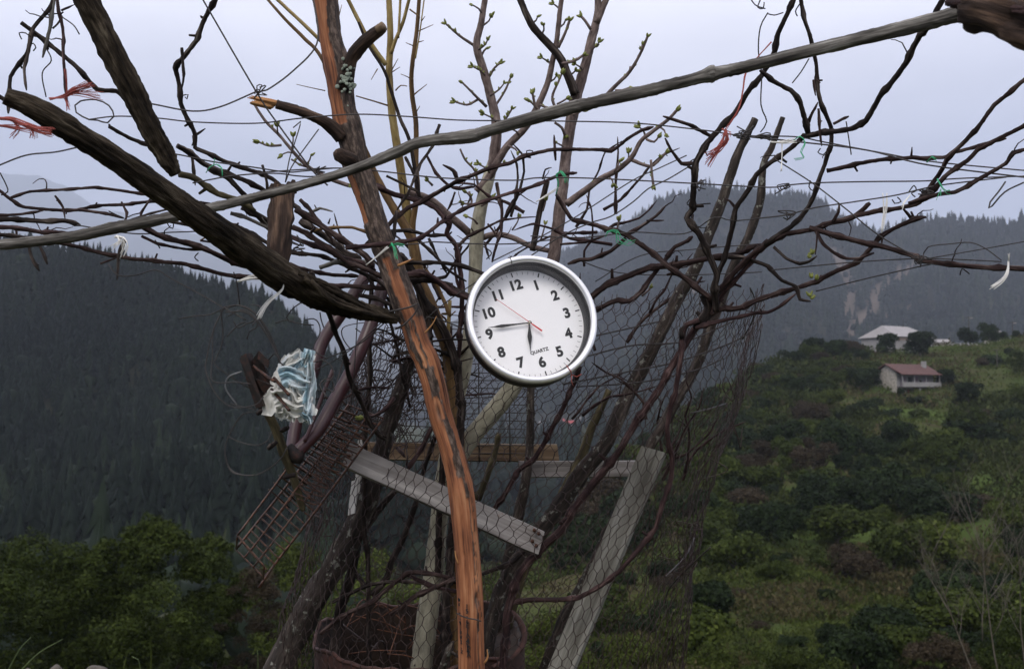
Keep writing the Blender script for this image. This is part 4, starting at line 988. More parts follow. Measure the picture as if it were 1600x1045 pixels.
mb = MB(); limb(mb, '856,446,20 868,385,20 878,300,18 886,230,17 897,165,19 905,135,17 915,100,15 925,60,14 934,22,12 934,-14,10', 0, 0, 2.6, 2.55, 16, .10, 5); mb.build('upper_limb', M['twig'], ft)
branches(ft, [('932,36 942,12 952,-14', 11, 10, 2.55, 2.55), ('899,148 885,112 872,86 850,62 830,38 811,-4', 15, 10, 2.55, 2.5, 'vine_dark'),
 ('745,300 765,275 790,232 820,201 837,172 855,132 863,98 870,63 875,17 879,-10', 13, 7, 2.6, 2.5), ('735,366 716,349 699,335 673,312 640,300', 13, 10, 2.62, 2.55),
 ('753,372 773,366 800,371 830,385 858,392', 10, 8, 2.62, 2.6), ('832,392 843,332 855,283', 10, 9, 2.6, 2.58, 'vine_dark')], 'twig')
branches(ft, [('742,72 719,57 696,37', 5, 3, 2.6, 2.55), ('750,92 756,80 760,76', 4, 3, 2.6, 2.58), ('763,123 773,106 782,99', 4, 3, 2.6, 2.58), ('760,167 745,152 734,141 722,129', 5, 3, 2.6, 2.55),
 ('746,156 730,164 710,159', 4, 3, 2.59, 2.55), ('773,167 788,144 798,121', 4, 3, 2.6, 2.58), ('779,198 790,186 800,170', 4, 3, 2.6, 2.58), ('719,233 727,250 742,267 747,290', 3, 4, 2.56, 2.6),
 ('872,75 883,52 890,32', 5, 4, 2.5, 2.48), ('878,100 898,95 912,86', 5, 4, 2.5, 2.5), ('923,46 915,34 908,26', 5, 4, 2.54, 2.54), ('869,172 863,152 872,129 878,115', 5, 3, 2.5, 2.48), ('870,163 880,158 886,154', 3, 3, 2.5, 2.5),
 ('847,177 837,167 832,146', 5, 4, 2.5, 2.48), ('843,164 869,174', 4, 4, 2.5, 2.5), ('867,192 878,200 883,212', 4, 5, 2.52, 2.55), ('930,165 945,152 961,135 984,112 1001,83 1012,57', 7, 4, 2.55, 2.45), ('961,141 972,141 984,137', 3, 3, 2.5, 2.5), ('984,112 985,104', 4, 3, 2.48, 2.48), ('1001,83 1004,70', 3, 3, 2.46, 2.46),
 ('885,319 915,297 938,280 964,266 987,246 1001,221 1018,207 1044,187 1058,172', 12, 5, 2.56, 2.42), ('987,250 1015,260 1030,250 1041,238', 6, 4, 2.48, 2.45), ('1017,250 1019,275 1021,290', 4, 4, 2.46, 2.46), ('1010,218 1022,222 1029,214', 4, 3, 2.46, 2.44), ('960,270 968,252', 4, 3, 2.48, 2.47),
 ('848,330 852,318 853,312', 3, 2, 2.58, 2.57), ('845,375 850,358 852,350', 3, 2, 2.58, 2.57), ('964,360 966,350 967,344', 3, 3, 2.5, 2.49), ('1003,462 1013,454 1016,449', 4, 3, 2.5, 2.49), ('730,320 735,308 728,300', 3, 3, 2.6, 2.58), ('733,300 737,318 724,318', 4, 3, 2.6, 2.58), ('676,290 668,282', 4, 3, 2.55, 2.54), ('800,360 808,348 811,340', 3, 2, 2.6, 2.6)], 'twig', 'twig', limb, True, sides=8, rough=.15, step=5)
branches(ft, [('%d,%d %d,%d %d,%d' % (x, y, x + dx * .5 + 3, y + dy * .5, x + dx, y + dy), 3.5, 2.2, 2.56, 2.53) for x, y, dx, dy in ((758, 118, -20, -14), (766, 150, 22, -20), (748, 78, 14, -16), (775, 190, -20, -12), (755, 40, 12, -14), (752, 20, -14, -12), (862, 104, -16, -14), (856, 130, 14, -12), (838, 172, -14, -16), (872, 45, 12, -14), (876, 20, -12, -14), (812, 212, -16, -12), (795, 228, 14, 10), (920, 80, 16, -14), (912, 112, -14, -12), (893, 180, 18, -8), (885, 235, -16, -12), (976, 256, 6, -18), (1008, 214, -10, -16), (1030, 198, 10, 12), (950, 275, 8, 14), (765, 270, -18, -14), (752, 322, 18, -14), (746, 350, -16, -12), (772, 262, 16, -8), (845, 55, 4, -16), (830, 38, 10, -12), (884, 120, 16, -10))], 'twig', 'twig', limb, True, sides=7, rough=.15, step=4)
t2 = thing('budding_shoot', P(515, 279, 2.5), 'thin budding shoot left of the stripped trunk', 'shoot')
branches(t2, [('396,160 404,174 417,192 437,212 452,230 478,258 515,279 545,290', 4, 7, 2.45, 2.5), ('440,227 420,228 404,222', 4, 3, 2.46, 2.45), ('455,249 470,258 482,262', 3, 3, 2.47, 2.48), ('456,233 458,220 458,212', 3, 2, 2.46, 2.45), ('434,209 433,197', 3, 2, 2.46, 2.45), ('478,258 484,250 486,243', 3, 2, 2.48, 2.47), ('460,240 450,238 440,242', 3, 2, 2.47, 2.47)], 'twig', 'twig', limb, True, sides=8, rough=.15, step=5)

# ------------------------------------------------------------------ young tree with yellow shoots
yt = thing('young_tree', P(722, 1480, 2.72), 'young tree with yellowish upright shoots behind the stripped trunk', 'tree')
branches(yt, [('722,1480,30 716,900,28 714,700,26 708,600,24 699,540,24 687,513,22 670,470,20 658,441,18 652,412,17 644,375,16 630,349,15 607,312,13 584,269,12 572,240,11 548,190,9 503,92,6 475,60,6 445,30,5 408,-12,4', 0, 0, 2.66, 2.5, 'ochre'),
 ('503,66 470,34 425,-8', 6, 5, 2.5, 2.48), ('648,400 642,365 638,340 630,292 624,251 615,195 611,161 608,109 610,57 607,-14', 16, 9, 2.6, 2.5), ('603,102 578,66 561,34 538,-12', 8, 6, 2.5, 2.45), ('655,310 641,225 625,185 612,145 600,110 575,70 560,35', 7, 4, 2.5, 2.44, 'vine_dark'),
 ('646,380 645,350 652,300 650,258 650,195 644,149 643,115 648,72 652,40 656,-14', 10, 6, 2.58, 2.46, 'ochre'), ('611,85 618,63 630,34 642,-12', 6, 5, 2.5, 2.46), ('622,60 624,32 626,-12', 4, 4, 2.48, 2.46), ('649,92 656,50 664,-10', 2.5, 2, 2.47, 2.45), ('703,469 700,520 697,572', 6, 7, 2.6, 2.62)], 'yellow', 'shoot', limb, False, sides=10, rough=.07, step=6)
branches(yt, [('654,49 677,39', 2, 1, 2.46, 2.45), ('646,72 634,67', 2, 1, 2.46, 2.45), ('647,148 667,132', 2.5, 1, 2.47, 2.45), ('650,176 656,166', 2, 1, 2.47, 2.46), ('646,126 636,120 626,116', 2, 1, 2.47, 2.45), ('612,110 622,92', 2, 1, 2.5, 2.49), ('611,114 625,105', 2, 1, 2.5, 2.48), ('606,165 580,157 556,150', 3, 2, 2.5, 2.48), ('508,142 480,136 463,132', 2, 1, 2.4, 2.38), ('528,32 534,8', 2, 1, 2.4, 2.4), ('640,15 652,24 656,28', 3, 2, 2.45, 2.45), ('658,34 664,26', 2, 1, 2.45, 2.44), ('655,66 662,64', 2, 1, 2.45, 2.44), ('590,108 584,118 580,125', 2, 1, 2.46, 2.45), ('618,142 626,134 636,135', 2.5, 1.5, 2.46, 2.45), ('702,495 712,486', 2.5, 2, 2.6, 2.6)], 'ochre', 'thorn', limb, False, sides=5, rough=.1, step=5)

# ------------------------------------------------------------------ grapevines
rv = thing('grapevine', P(780, 1480, 2.5), 'grapevine on the right whose canes fan out from a knotty head', 'grapevine')
branches(rv, [('1119,484 1105,495 1090,511 1076,534 1053,572 1030,606 998,652 972,698 944,738 907,785 876,828 853,848 815,890 790,960 780,1200 780,1480', 13, 18, 2.42, 2.5), ('1092,500 1072,508 1067,523 1058,572 1050,621 1044,669 1050,715 1048,748 1036,785 1024,826 1000,857 967,894 939,914 904,932 864,934 824,934 795,943', 10, 9, 2.40, 2.46, 'vine_red'),
 ('1101,460 1108,480 1100,500 1084,512', 20, 16, 2.4, 2.42, 'vine_dark'), ('1066,528 1064,515 1070,508', 10, 8, 2.4, 2.4, 'vine_dark')], 'vine_red', 'vine_trunk', cane, node=.12, spur=.15, kink=.7)
branches(rv, [
 ('1119,486 1116,441 1119,424 1104,389 1090,363 1071,340 1080,326 1084,283 1087,253 1107,221 1130,195 1145,178 1165,144 1188,115 1206,83 1217,52 1232,23 1245,-12', 13, 9, 2.38, 2.1, 'vine_dark'),
 ('1122,427 1133,401 1145,355 1150,326 1170,297 1182,272 1200,256 1229,235 1255,212 1263,212', 10, 9, 2.37, 2.2, 'vine_dark'),
 ('1263,210 1257,184 1246,149 1237,138 1206,121 1188,110', 10, 8, 2.2, 2.1, 'vine_dark'), ('1260,213 1295,205 1332,198 1355,184 1378,144 1412,95 1438,52 1455,20 1472,-12', 10, 11, 2.2, 1.9, 'vine_dark'), ('1258,200 1268,178 1278,158', 6, 5, 2.2, 2.17),
 ('1249,-12 1257,29 1267,57 1276,100 1278,144 1283,167 1295,198 1295,224 1289,258 1275,297 1260,326 1237,355 1220,366 1196,384', 7, 9, 2.12, 2.3, 'vine_dark'), ('1276,125 1282,130', 4, 3, 2.15, 2.14), ('1271,125 1274,150', 4, 4, 2.15, 2.15), ('1279,170 1282,210 1285,230', 5, 4, 2.17, 2.17), ('1302,194 1315,187 1328,182', 5, 5, 2.2, 2.18),
 ('1292,267 1344,256 1384,250 1424,244 1473,247 1487,241 1510,235 1573,220', 8, 6, 2.22, 2.05), ('1424,244 1425,230', 5, 4, 2.12, 2.12),
 ('1108,470 1145,430 1170,404 1200,380 1229,363 1272,355 1300,345 1335,338 1361,317', 11, 9, 2.39, 2.2), ('1335,338 1387,326 1430,315 1453,300 1473,275 1490,244 1524,207 1556,161 1612,118', 9, 8, 2.22, 1.95),
 ('1440,314 1456,300 1476,276 1513,250 1533,230 1565,212 1612,188', 9, 8, 2.14, 1.95), ('1420,318 1464,303 1490,299 1533,279 1570,258 1582,241 1612,232', 8, 7, 2.14, 1.97),
 ('1265,356 1329,375 1372,386 1438,407 1458,409 1513,415 1562,419 1620,424', 10, 10, 2.25, 2.0), ('1110,490 1124,484 1159,475 1200,464 1229,455 1272,441 1300,427 1341,409 1361,389 1378,369 1401,355 1430,342 1447,340', 10, 8, 2.4, 2.2),
 ('1133,401 1162,404 1200,418 1223,438 1246,448 1252,467 1269,470', 8, 6, 2.36, 2.28, 'vine_dark'), ('1275,361 1286,381 1303,395 1323,404 1344,404 1367,395', 7, 5, 2.24, 2.2), ('1209,386 1229,404 1249,412 1263,409 1275,400', 6, 5, 2.28, 2.24, 'vine_dark'), ('1277,362 1276,380 1274,398', 4, 3, 2.24, 2.23),
 ('1087,513 1113,504 1145,496 1200,487 1217,478 1243,458', 8, 5, 2.4, 2.3, 'vine_red'), ('1101,498 1136,452 1165,418 1200,378', 10, 9, 2.41, 2.33, 'vine_red'),
 ('1110,466 1070,435 1044,418 1010,389 975,366 938,355 895,343 883,326 869,303', 11, 8, 2.38, 2.42), ('975,369 995,358 1024,338 1038,323', 7, 5, 2.4, 2.38), ('1010,345 1026,345 1037,344', 4, 3, 2.39, 2.38), ('978,372 955,392 923,404 906,404 886,411', 7, 8, 2.41, 2.44),
 ('900,478 929,464 958,444 995,427 1030,415 1073,409 1116,401 1145,396 1173,386 1200,381', 13, 10, 2.46, 2.36), ('905,494 938,484 958,475 984,467 1007,444 1021,427 1038,407 1053,384 1084,369', 10, 7, 2.46, 2.4), ('875,382 915,378 944,369', 5, 4, 2.46, 2.44),
 ('1113,214 1081,198 1061,192 1035,184', 7, 6, 2.24, 2.2), ('1085,256 1064,253 1047,230 1038,212', 7, 5, 2.27, 2.24), ('1150,326 1140,314 1131,310', 6, 5, 2.3, 2.3), ('1301,347 1310,332 1312,320', 7, 5, 2.24, 2.22), ('1378,369 1378,382', 6, 4, 2.24, 2.23), ('1423,340 1412,327 1408,322', 6, 4, 2.2, 2.2)], 'vine', 'cane', cane)
for x, y in ((1269, 396), (1264, 402), (1268, 466), (1265, 462), (1268, 433), (1276, 436)): bud(rv, P(x, y, 2.24), (UP + RIGHT * random.uniform(-.6, 1)).normalized(), 1.1)
mv = thing('grapevine', P(690, 1480, 2.6), 'grapevine tangled behind the clock and the stripped trunk', 'grapevine')
branches(mv, [('690,1480 700,900 716,640 714,579 690,518 665,476 644,429 620,395', 18, 16, 2.62, 2.5, 'vine_dark'), ('684,900 690,700 676,580 663,495 650,450', 12, 14, 2.6, 2.5, 'vine_dark')], 'vine_dark', 'vine_trunk', cane, node=.12, spur=.1, kink=.8)
branches(mv, [
 ('572,384 587,369 607,352 635,323 681,303 716,284 762,264 800,255 820,244 840,238 866,233 944,234 955,235 978,215 1001,201 1021,197', 9, 6, 2.4, 2.3), ('716,282 707,266 690,257', 7, 6, 2.37, 2.34), ('868,240 868,250 866,212', 4, 5, 2.34, 2.34),
 ('540,387 572,385 610,381 653,374 684,348 724,326 800,301 846,285 872,274 900,269', 8, 6, 2.22, 2.4, 'vine_red'), ('684,352 684,340', 6, 4, 2.33, 2.33), ('848,280 852,265 862,262', 4, 3, 2.38, 2.36),
 ('584,289 618,305 647,312 667,315 687,326 704,349 699,366 713,384 719,418 723,452 722,500 712,560', 10, 9, 2.45, 2.52, 'vine_red'), ('721,384 711,420 722,470', 5, 5, 2.5, 2.5, 'vine_red'),
 ('653,375 676,395 704,424 730,440', 6, 5, 2.42, 2.46, 'vine_dark'), ('670,372 684,404 700,430', 5, 4, 2.45, 2.45, 'vine_dark'), ('636,410 687,412 730,418 759,427 780,445', 8, 7, 2.4, 2.45, 'vine_dark'),
 ('632,430 658,427 679,438 702,458 735,472', 12, 12, 2.36, 2.42, 'vine_red'), ('640,440 670,437 706,446 740,460', 11, 7, 2.38, 2.44, 'vine_dark'), ('664,420 680,440 694,470 704,495', 6, 8, 2.5, 2.52, 'ochre'),
 ('776,286 782,326 779,369 770,412', 7, 5, 2.55, 2.5), ('762,350 772,362 776,372', 4, 3, 2.55, 2.54), ('757,378 764,405', 4, 3, 2.55, 2.54), ('667,244 681,270 699,287 719,296 742,293', 5, 6, 2.52, 2.55, 'vine_red'), ('687,195 682,208 677,226 656,256 638,299 620,330', 6, 5, 2.45, 2.4, 'vine_dark'), ('604,275 635,290 655,300', 5, 4, 2.45, 2.45, 'vine_dark'), ('633,245 645,268 652,285', 6, 5, 2.45, 2.46, 'vine_dark'), ('711,300 704,320 698,330', 4, 4, 2.5, 2.5),
 ('620,330 616,360 612,380', 6, 7, 2.38, 2.34, 'vine_dark'), ('602,362 640,360 668,366 700,370 705,365', 7, 6, 2.42, 2.5, 'vine_dark'),
 ('906,572 898,598 878,635 852,684 829,718 800,747 775,785 750,830', 9, 10, 2.5, 2.6, 'vine_red'), ('674,669 655,707 636,733', 9, 9, 2.6, 2.55, 'vine_red'), ('680,682 661,741 650,780', 8, 9, 2.62, 2.6, 'vine_dark'), ('780,676 770,710 752,760 735,800', 10, 14, 2.8, 2.8, 'mossy'), ('622,700 632,712', 9, 9, 2.55, 2.5), ('615,622 600,642 588,650 572,652', 8, 6, 2.5, 2.4, 'vine_red'), ('600,468 625,560 640,640', 6, 5, 2.55, 2.6, 'vine_dark'),
 ('501,989 547,952 587,932 636,897 682,901 720,912', 9, 8, 2.45, 2.42, 'vine'), ('610,960 653,932 700,909 730,900', 9, 9, 2.46, 2.4, 'vine'), ('636,897 673,914 715,922', 8, 7, 2.45, 2.45, 'vine_red'), ('748,898 775,888 800,880 830,850', 8, 9, 2.5, 2.55, 'vine_dark'), ('520,940 570,915 620,908 690,915', 7, 6, 2.55, 2.5, 'vine_dark'), ('690,1045 700,1020 712,1000', 14, 10, 2.42, 2.4, 'lichenwood')], 'vine', 'cane', cane)
tr_ = random.Random(21); extra = []
for k in range(46):
    if k < 22: x, y, a0 = tr_.uniform(590, 730), tr_.uniform(420, 620), tr_.choice((1.9, 1.3, .5, 2.5))
    elif k < 34: x, y, a0 = tr_.uniform(880, 1080), tr_.uniform(480, 820), 1.05
    else: x, y, a0 = tr_.uniform(690, 1020), tr_.uniform(300, 420), tr_.choice((.6, 1.1, 2.1, 2.6))
    a0 += tr_.gauss(0, .25); L_ = tr_.uniform(18, 34); q = [(x, y)]
    for j in range(5): a0 += tr_.gauss(0, .28); q.append((q[-1][0] + L_ * math.cos(a0), q[-1][1] - L_ * math.sin(a0)))
    d_ = tr_.uniform(2.5, 2.85); extra.append((' '.join('%.0f,%.0f' % p_ for p_ in q), tr_.uniform(4.5, 7), tr_.uniform(2, 3.2), d_, d_ - tr_.uniform(0, .1), tr_.choice(('vine_dark', 'vine', 'vine_red'))))
branches(mv, extra, 'vine', 'cane', cane)
bud(mv, P(566, 652, 2.39), (-RIGHT + UP * .3).normalized(), 1.5)
lv = thing('grapevine', P(520, 1480, 2.7), 'dense grapevine reaching left behind the sloping dark log', 'grapevine')
branches(lv, [('577,1480 573,900 569,684 573,634 577,580 576,507 579,438 585,415', 10, 9, 2.68, 2.5)], 'vine_dark', 'vine_trunk', cane, node=.12, spur=.1)
branches(lv, [
 ('17,309 49,300 106,296 149,293 201,300 258,309 300,318', 5, 6, 2.2, 2.3), ('-10,290 17,312 37,322 80,326 123,328 161,320 201,318 276,315 330,320', 6, 6, 2.2, 2.35), ('123,328 161,333 195,343', 6, 5, 2.25, 2.25), ('-10,338 29,336 69,330', 6, 4, 2.2, 2.2), ('-10,343 43,342 100,345 126,353', 10, 8, 2.2, 2.22, 'vine_dark'), ('-10,355 40,356 110,368', 9, 7, 2.3, 2.3, 'vine_red'), ('-10,366 40,370 80,372', 8, 6, 2.26, 2.26, 'vine_dark'),
 ('83,378 135,388 181,398 210,405 281,408 304,414 345,427 400,435 457,438 532,445 606,453', 7, 9, 2.25, 2.42), ('215,350 244,366 270,375 316,386 345,399 376,412 430,424 470,432', 11, 10, 2.22, 2.4), ('221,369 247,381 287,389 330,392', 6, 4, 2.24, 2.3, 'vine_red'), ('313,376 345,381 365,389 376,401 400,402', 4, 4, 2.3, 2.35, 'vine_red'),
 ('43,376 49,401 60,424', 6, 5, 2.25, 2.24, 'vine_dark'), ('60,379 75,412', 6, 5, 2.25, 2.24, 'vine_dark'), ('195,375 184,401 181,435', 8, 4, 2.2, 2.2, 'vine_dark'), ('157,412 184,402', 4, 3, 2.2, 2.2), ('86,306 99,323 102,340', 4, 4, 2.22, 2.22), ('238,306 221,332 218,345', 4, 4, 2.24, 2.22), ('190,316 198,332 196,345', 4, 5, 2.22, 2.2), ('262,327 230,335 195,346', 4, 4, 2.24, 2.2, 'vine_dark'), ('313,376 330,365 342,360', 3, 2, 2.3, 2.3, 'ochre'),
 ('277,228 299,240 322,257 349,269 381,282 411,293 417,299', 10, 9, 2.2, 2.35, 'vine_dark'), ('280,272 303,278 326,293 343,303 370,312 400,330', 12, 11, 2.2, 2.32, 'mossy'), ('326,263 352,278 368,295 381,309 394,330 417,352 440,372', 10, 10, 2.25, 2.4, 'vine_dark'), ('360,333 381,339 398,347 417,356 440,362', 7, 6, 2.3, 2.35, 'greywood'), ('378,324 398,335 417,346 445,365', 11, 11, 2.34, 2.4, 'vine_dark'), ('300,240 302,262 304,290', 6, 4, 2.25, 2.25, 'vine_dark'), ('410,258 416,280 418,300', 5, 5, 2.3, 2.3, 'vine_dark'),
 ('462,328 482,339 500,349 538,375 567,395 580,415', 11, 12, 2.38, 2.34), ('469,312 482,326 493,343 503,356 515,372 518,381', 7, 7, 2.42, 2.4), ('457,355 483,366 515,384 544,407 584,427 601,437', 10, 9, 2.42, 2.36), ('452,369 495,386 529,401 561,409 588,420', 9, 8, 2.45, 2.4, 'vine_red'), ('486,361 515,356 549,356 572,363 590,368', 5, 6, 2.48, 2.45, 'ochre'), ('500,418 526,409 561,408 590,412', 9, 9, 2.44, 2.4, 'greywood'), ('455,395 500,400 548,420 590,440 612,460', 7, 8, 2.46, 2.4, 'vine_dark'), ('561,461 587,467 614,480', 8, 8, 2.42, 2.38, 'vine_dark'), ('470,345 500,368 540,395 570,405', 13, 13, 2.5, 2.46, 'vine_dark'), ('445,310 470,328 495,338', 8, 7, 2.45, 2.44, 'vine_dark'), ('513,350 516,341', 5, 4, 2.42, 2.42), ('480,335 500,325 520,330', 5, 4, 2.45, 2.45, 'greywood'), ('380,385 420,400 460,415 520,430 560,432', 8, 7, 2.5, 2.5, 'vine'), ('350,345 400,372 440,390 480,400', 8, 7, 2.55, 2.55, 'vine_dark'), ('260,345 310,355 370,375', 6, 6, 2.4, 2.45, 'vine_dark'),
 ('486,424 500,458 515,493 526,524 538,548 546,589 564,629 579,664 600,690', 10, 8, 2.12, 2.46, 'vine_dark')], 'vine', 'cane', cane)
uv = thing('grapevine', P(60, -60, 2.0), 'vine shoots hanging in the upper left corner', 'grapevine')
branches(uv, [('86,-12 78,37 65,88', 7, 6, 2.0, 2.0, 'greywood'), ('88,-12 95,43 99,86 102,129 103,167', 6, 5, 2.02, 1.98, 'vine_red'), ('84,-4 78,14 52,46 43,83 17,121 15,178', 7, 7, 2.0, 1.95, 'vine_dark'), ('52,49 39,106 43,141', 6, 5, 1.98, 1.95, 'vine_dark'), ('33,36 52,50 86,75 121,103 155,139 184,141 205,156', 8, 9, 1.98, 2.05, 'vine_dark'), ('-10,146 29,169 86,207 138,227', 9, 8, 1.85, 1.9, 'vine_dark'), ('170,198 201,215 230,227 262,240', 7, 7, 2.05, 2.1, 'vine_dark'), ('171,194 170,200', 5, 5, 2.05, 2.05),
 ('342,-12 322,32 310,63 287,92 273,109 284,158 299,190 307,212 307,233 326,242 352,253 381,262 406,269 427,278 444,291', 9, 8, 2.1, 2.35, 'vine_dark'), ('284,75 287,115 284,138', 6, 4, 2.12, 2.12, 'vine_dark'), ('308,210 321,201', 5, 4, 2.15, 2.15, 'vine_dark'), ('316,28 313,25', 7, 6, 2.1, 2.1, 'vine_dark'), ('96,17 118,6', 4, 2, 2.0, 2.0), ('82,45 90,38 98,25', 4, 2, 2.0, 2.0)], 'vine', 'cane', cane)
def tendrils(parent, rows, w=2.0):
    for tx, d in rows: mb = MB(); wire_tube(mb, tx, w, d, d, 5, 4, .03); mb.build('tendril', M['vine_dark'], parent)
tendrils(uv, [('97,27 115,40 124,54', 2.0), ('72,75 80,95 66,115 72,152', 2.0), ('34,62 30,52 40,52 48,58', 1.99), ('52,80 56,75 52,68 46,70', 1.99), ('301,212 302,222 300,228', 2.14), ('0,270 10,290 12,300 2,305', 2.1), ('284,150 294,148 292,155 289,152', 2.12)])
tendrils(rv, [('1196,14 1180,8 1168,-10', 2.1), ('1188,0 1184,12 1192,14 1194,4', 2.1), ('1224,20 1210,24 1200,22', 2.1), ('1246,26 1243,18 1250,6', 2.12), ('1264,92 1252,112 1238,130', 2.15), ('1282,232 1278,238 1286,242 1292,236', 2.2), ('1266,282 1264,292 1270,298 1274,288', 2.25), ('1420,300 1428,290 1432,298 1424,302 1430,308', 2.15), ('1322,190 1330,242', 2.15), ('1394,312 1398,318 1408,315 1402,308', 2.15), ('1500,430 1503,420 1510,424 1515,428', 2.05), ('1101,204 1110,215 1100,232 1106,244', 2.2), ('1080,290 1083,305 1074,320 1110,318', 2.3)])
tendrils(lv, [('170,330 180,335 192,340', 2.2), ('208,345 214,352 224,350', 2.2), ('265,335 262,350 270,357 275,340 300,328', 2.2), ('345,370 352,360 345,355', 2.35), ('310,395 304,402 310,408', 2.3), ('365,425 370,440 375,478', 2.3), ('242,375 250,388', 2.22)])
tendrils(mv, [('694,300 700,290', 2.4), ('824,244 823,236 832,236 834,242', 2.33), ('755,385 768,395 760,405', 2.5)])

# ------------------------------------------------------------------ trellis wires
WG = 'trellis wires'
WIRES = [
 ('139,187 184,182 247,185 304,191 400,193 472,185 555,179 630,182 716,188 800,189 900,190 995,193 1101,204 1159,212 1243,214 1286,222 1372,238 1458,253 1615,268', 2.6, 2.2, 2.2, 'uppermost long wire crossing the stripped trunk below its broken branch'),
 ('400,270 520,263 595,268 687,278 800,282 843,278 929,279 1087,287 1200,293 1226,290 1275,286 1361,284 1444,283 1501,279 1615,275', 2.6, 2.34, 2.15, 'second long wire passing the green tie on the tree stem'),
 ('1145,212 1200,217 1257,223 1355,235 1450,258 1615,279', 3, 2.2, 2.05, 'paired wire running down to the right edge beside the uppermost wire'),
 ('1180,342 1229,336 1272,325 1338,315 1401,305 1438,296 1473,289 1573,277', 2.6, 2.25, 2.05, 'wire rising to the right past the white string knot'),
 ('1211,249 1269,286 1321,326 1375,369 1441,407', 2.4, 2.2, 2.1, 'steep wire slanting down right across the right-hand canes'),
 ('1206,422 1286,414 1344,409 1412,405 1453,404 1530,407 1565,409', 2.2, 2.3, 2.05, 'thin wire along the lowest right-hand cane'),
 ('1275,455 1355,435 1430,418 1458,412', 2.4, 2.28, 2.1, 'wire rising from the budding spur to the wire bundle'),
 ('1441,404 1450,386 1487,381 1516,379 1539,388 1565,407', 2.2, 2.1, 2.02, 'looped wire end above the right-hand wire bundle'),
 ('1450,404 1520,392 1615,375', 2, 2.1, 2.0, 'wire leaving the bundle towards the right edge'),
 ('1600,285 1570,300 1550,322 1545,325 1547,316 1560,300 1571,284', 3, 1.9, 1.95, 'bent hooked wire hanging at the right edge'),
 ('770,408 830,378 898,340 987,283 1030,263 1073,243', 2.2, 2.3, 2.25, 'straight wire slanting up from the top of the clock'),
 ('800,420 872,372 921,349 955,338 990,315 1013,295 1044,280 1079,259', 2.4, 2.32, 2.25, 'twisted wire slanting up beneath the straight one'),
 ('829,369 915,371 990,363 1070,365 1116,340 1145,345 1200,340', 2.2, 2.4, 2.3, 'level wire holding the green tie right of the clock'),
 ('-10,262 40,243 86,238 123,230', 3, 1.9, 1.8, 'dark wire rising from the left edge to the thick log'),
 ('195,154 244,164 302,174 345,167 400,144 417,141 457,112 495,69 492,14 484,-12', 3, 2.0, 2.1, 'curving wire from the steep log up along the trunk'),
 ('310,-12 400,143 437,198 486,264 512,290', 3, 2.05, 2.12, 'straight wire slanting from the top down to the grey pole'),
 ('250,238 280,242 333,253 392,261 446,269 469,268 520,263', 2.6, 2.2, 2.3, 'wire along the budding cane above the rotten stake'),
 ('301,286 364,275 427,271 463,275 491,276 530,271', 2.6, 2.1, 2.3, 'wire just behind the top of the rotten stake'),
 ('535,386 561,389 601,384 653,381 673,378 739,381 800,381 860,375', 2.4, 2.25, 2.42, 'wire tied with green string around the stripped trunk'),
 ('120,352 207,365 270,363 327,361', 2.4, 2.2, 2.3, 'short wire under the left part of the grey pole'),
 ('169,412 184,430 212,430 244,422 267,435 310,458 352,482 385,500', 2.4, 2.2, 2.1, 'sagging wire leading from the hanging twig to the wire coil'),
 ('280,498 302,494 330,491 352,480', 2.4, 2.1, 2.1, 'short wire tail sticking out left of the coil'),
 ('1200,20 1188,43 1185,80 1190,115 1189,164 1198,190 1188,207', 2.4, 2.1, 2.2, 'thin wire hanging down beside the red cord'),
 ('458,200 470,190 460,225 452,250 446,285', 2.2, 2.2, 2.2, 'hooked wire hanging from the broken branch'), ('498,202 470,240 455,262 446,285', 2.2, 2.22, 2.2, 'second wire slanting from the trunk to the stake'),
 ('480,570 520,556 565,535 600,505 616,492', 2.4, 2.2, 2.25, 'wire slanting from the rag up to the trunk'), ('470,590 540,552 600,500', 2, 2.24, 2.28, 'fainter wire just behind the slanting one'), ('560,470 556,540 552,600 548,640', 2, 2.3, 2.35, 'hanging wire beside the maroon tube'),
 ('666,495 690,500 720,512 760,530', 2.2, 2.35, 2.4, 'wire running from the trunk behind the clock'), ('640,520 700,470 760,430 800,400', 2, 2.4, 2.4, 'thin wire rising behind the clock from the trunk'),
 ('930,440 1000,400 1080,390 1200,380', 2, 2.5, 2.45, 'faint wire along the thick cane right of the clock'), ('900,405 960,425 1040,430 1130,428 1190,425', 2, 2.5, 2.5, 'faint sagging wire over the netting top')]
for tx, w, d0, d1, lab in WIRES:
    mb = MB(); wire_tube(mb, tx, w * .9, d0, d1); tag(mb.build('wire', M['wire']), lab, 'wire', WG)
mb = MB(); wire_tube(mb, '152,188 139,187 119,176 117,165 126,158 150,156 170,165 178,182 168,192 152,188', 2.6, 2.19, 2.2); tag(mb.build('wire_loop', M['wire']), 'loop at the left end of the uppermost wire', 'wire', WG)
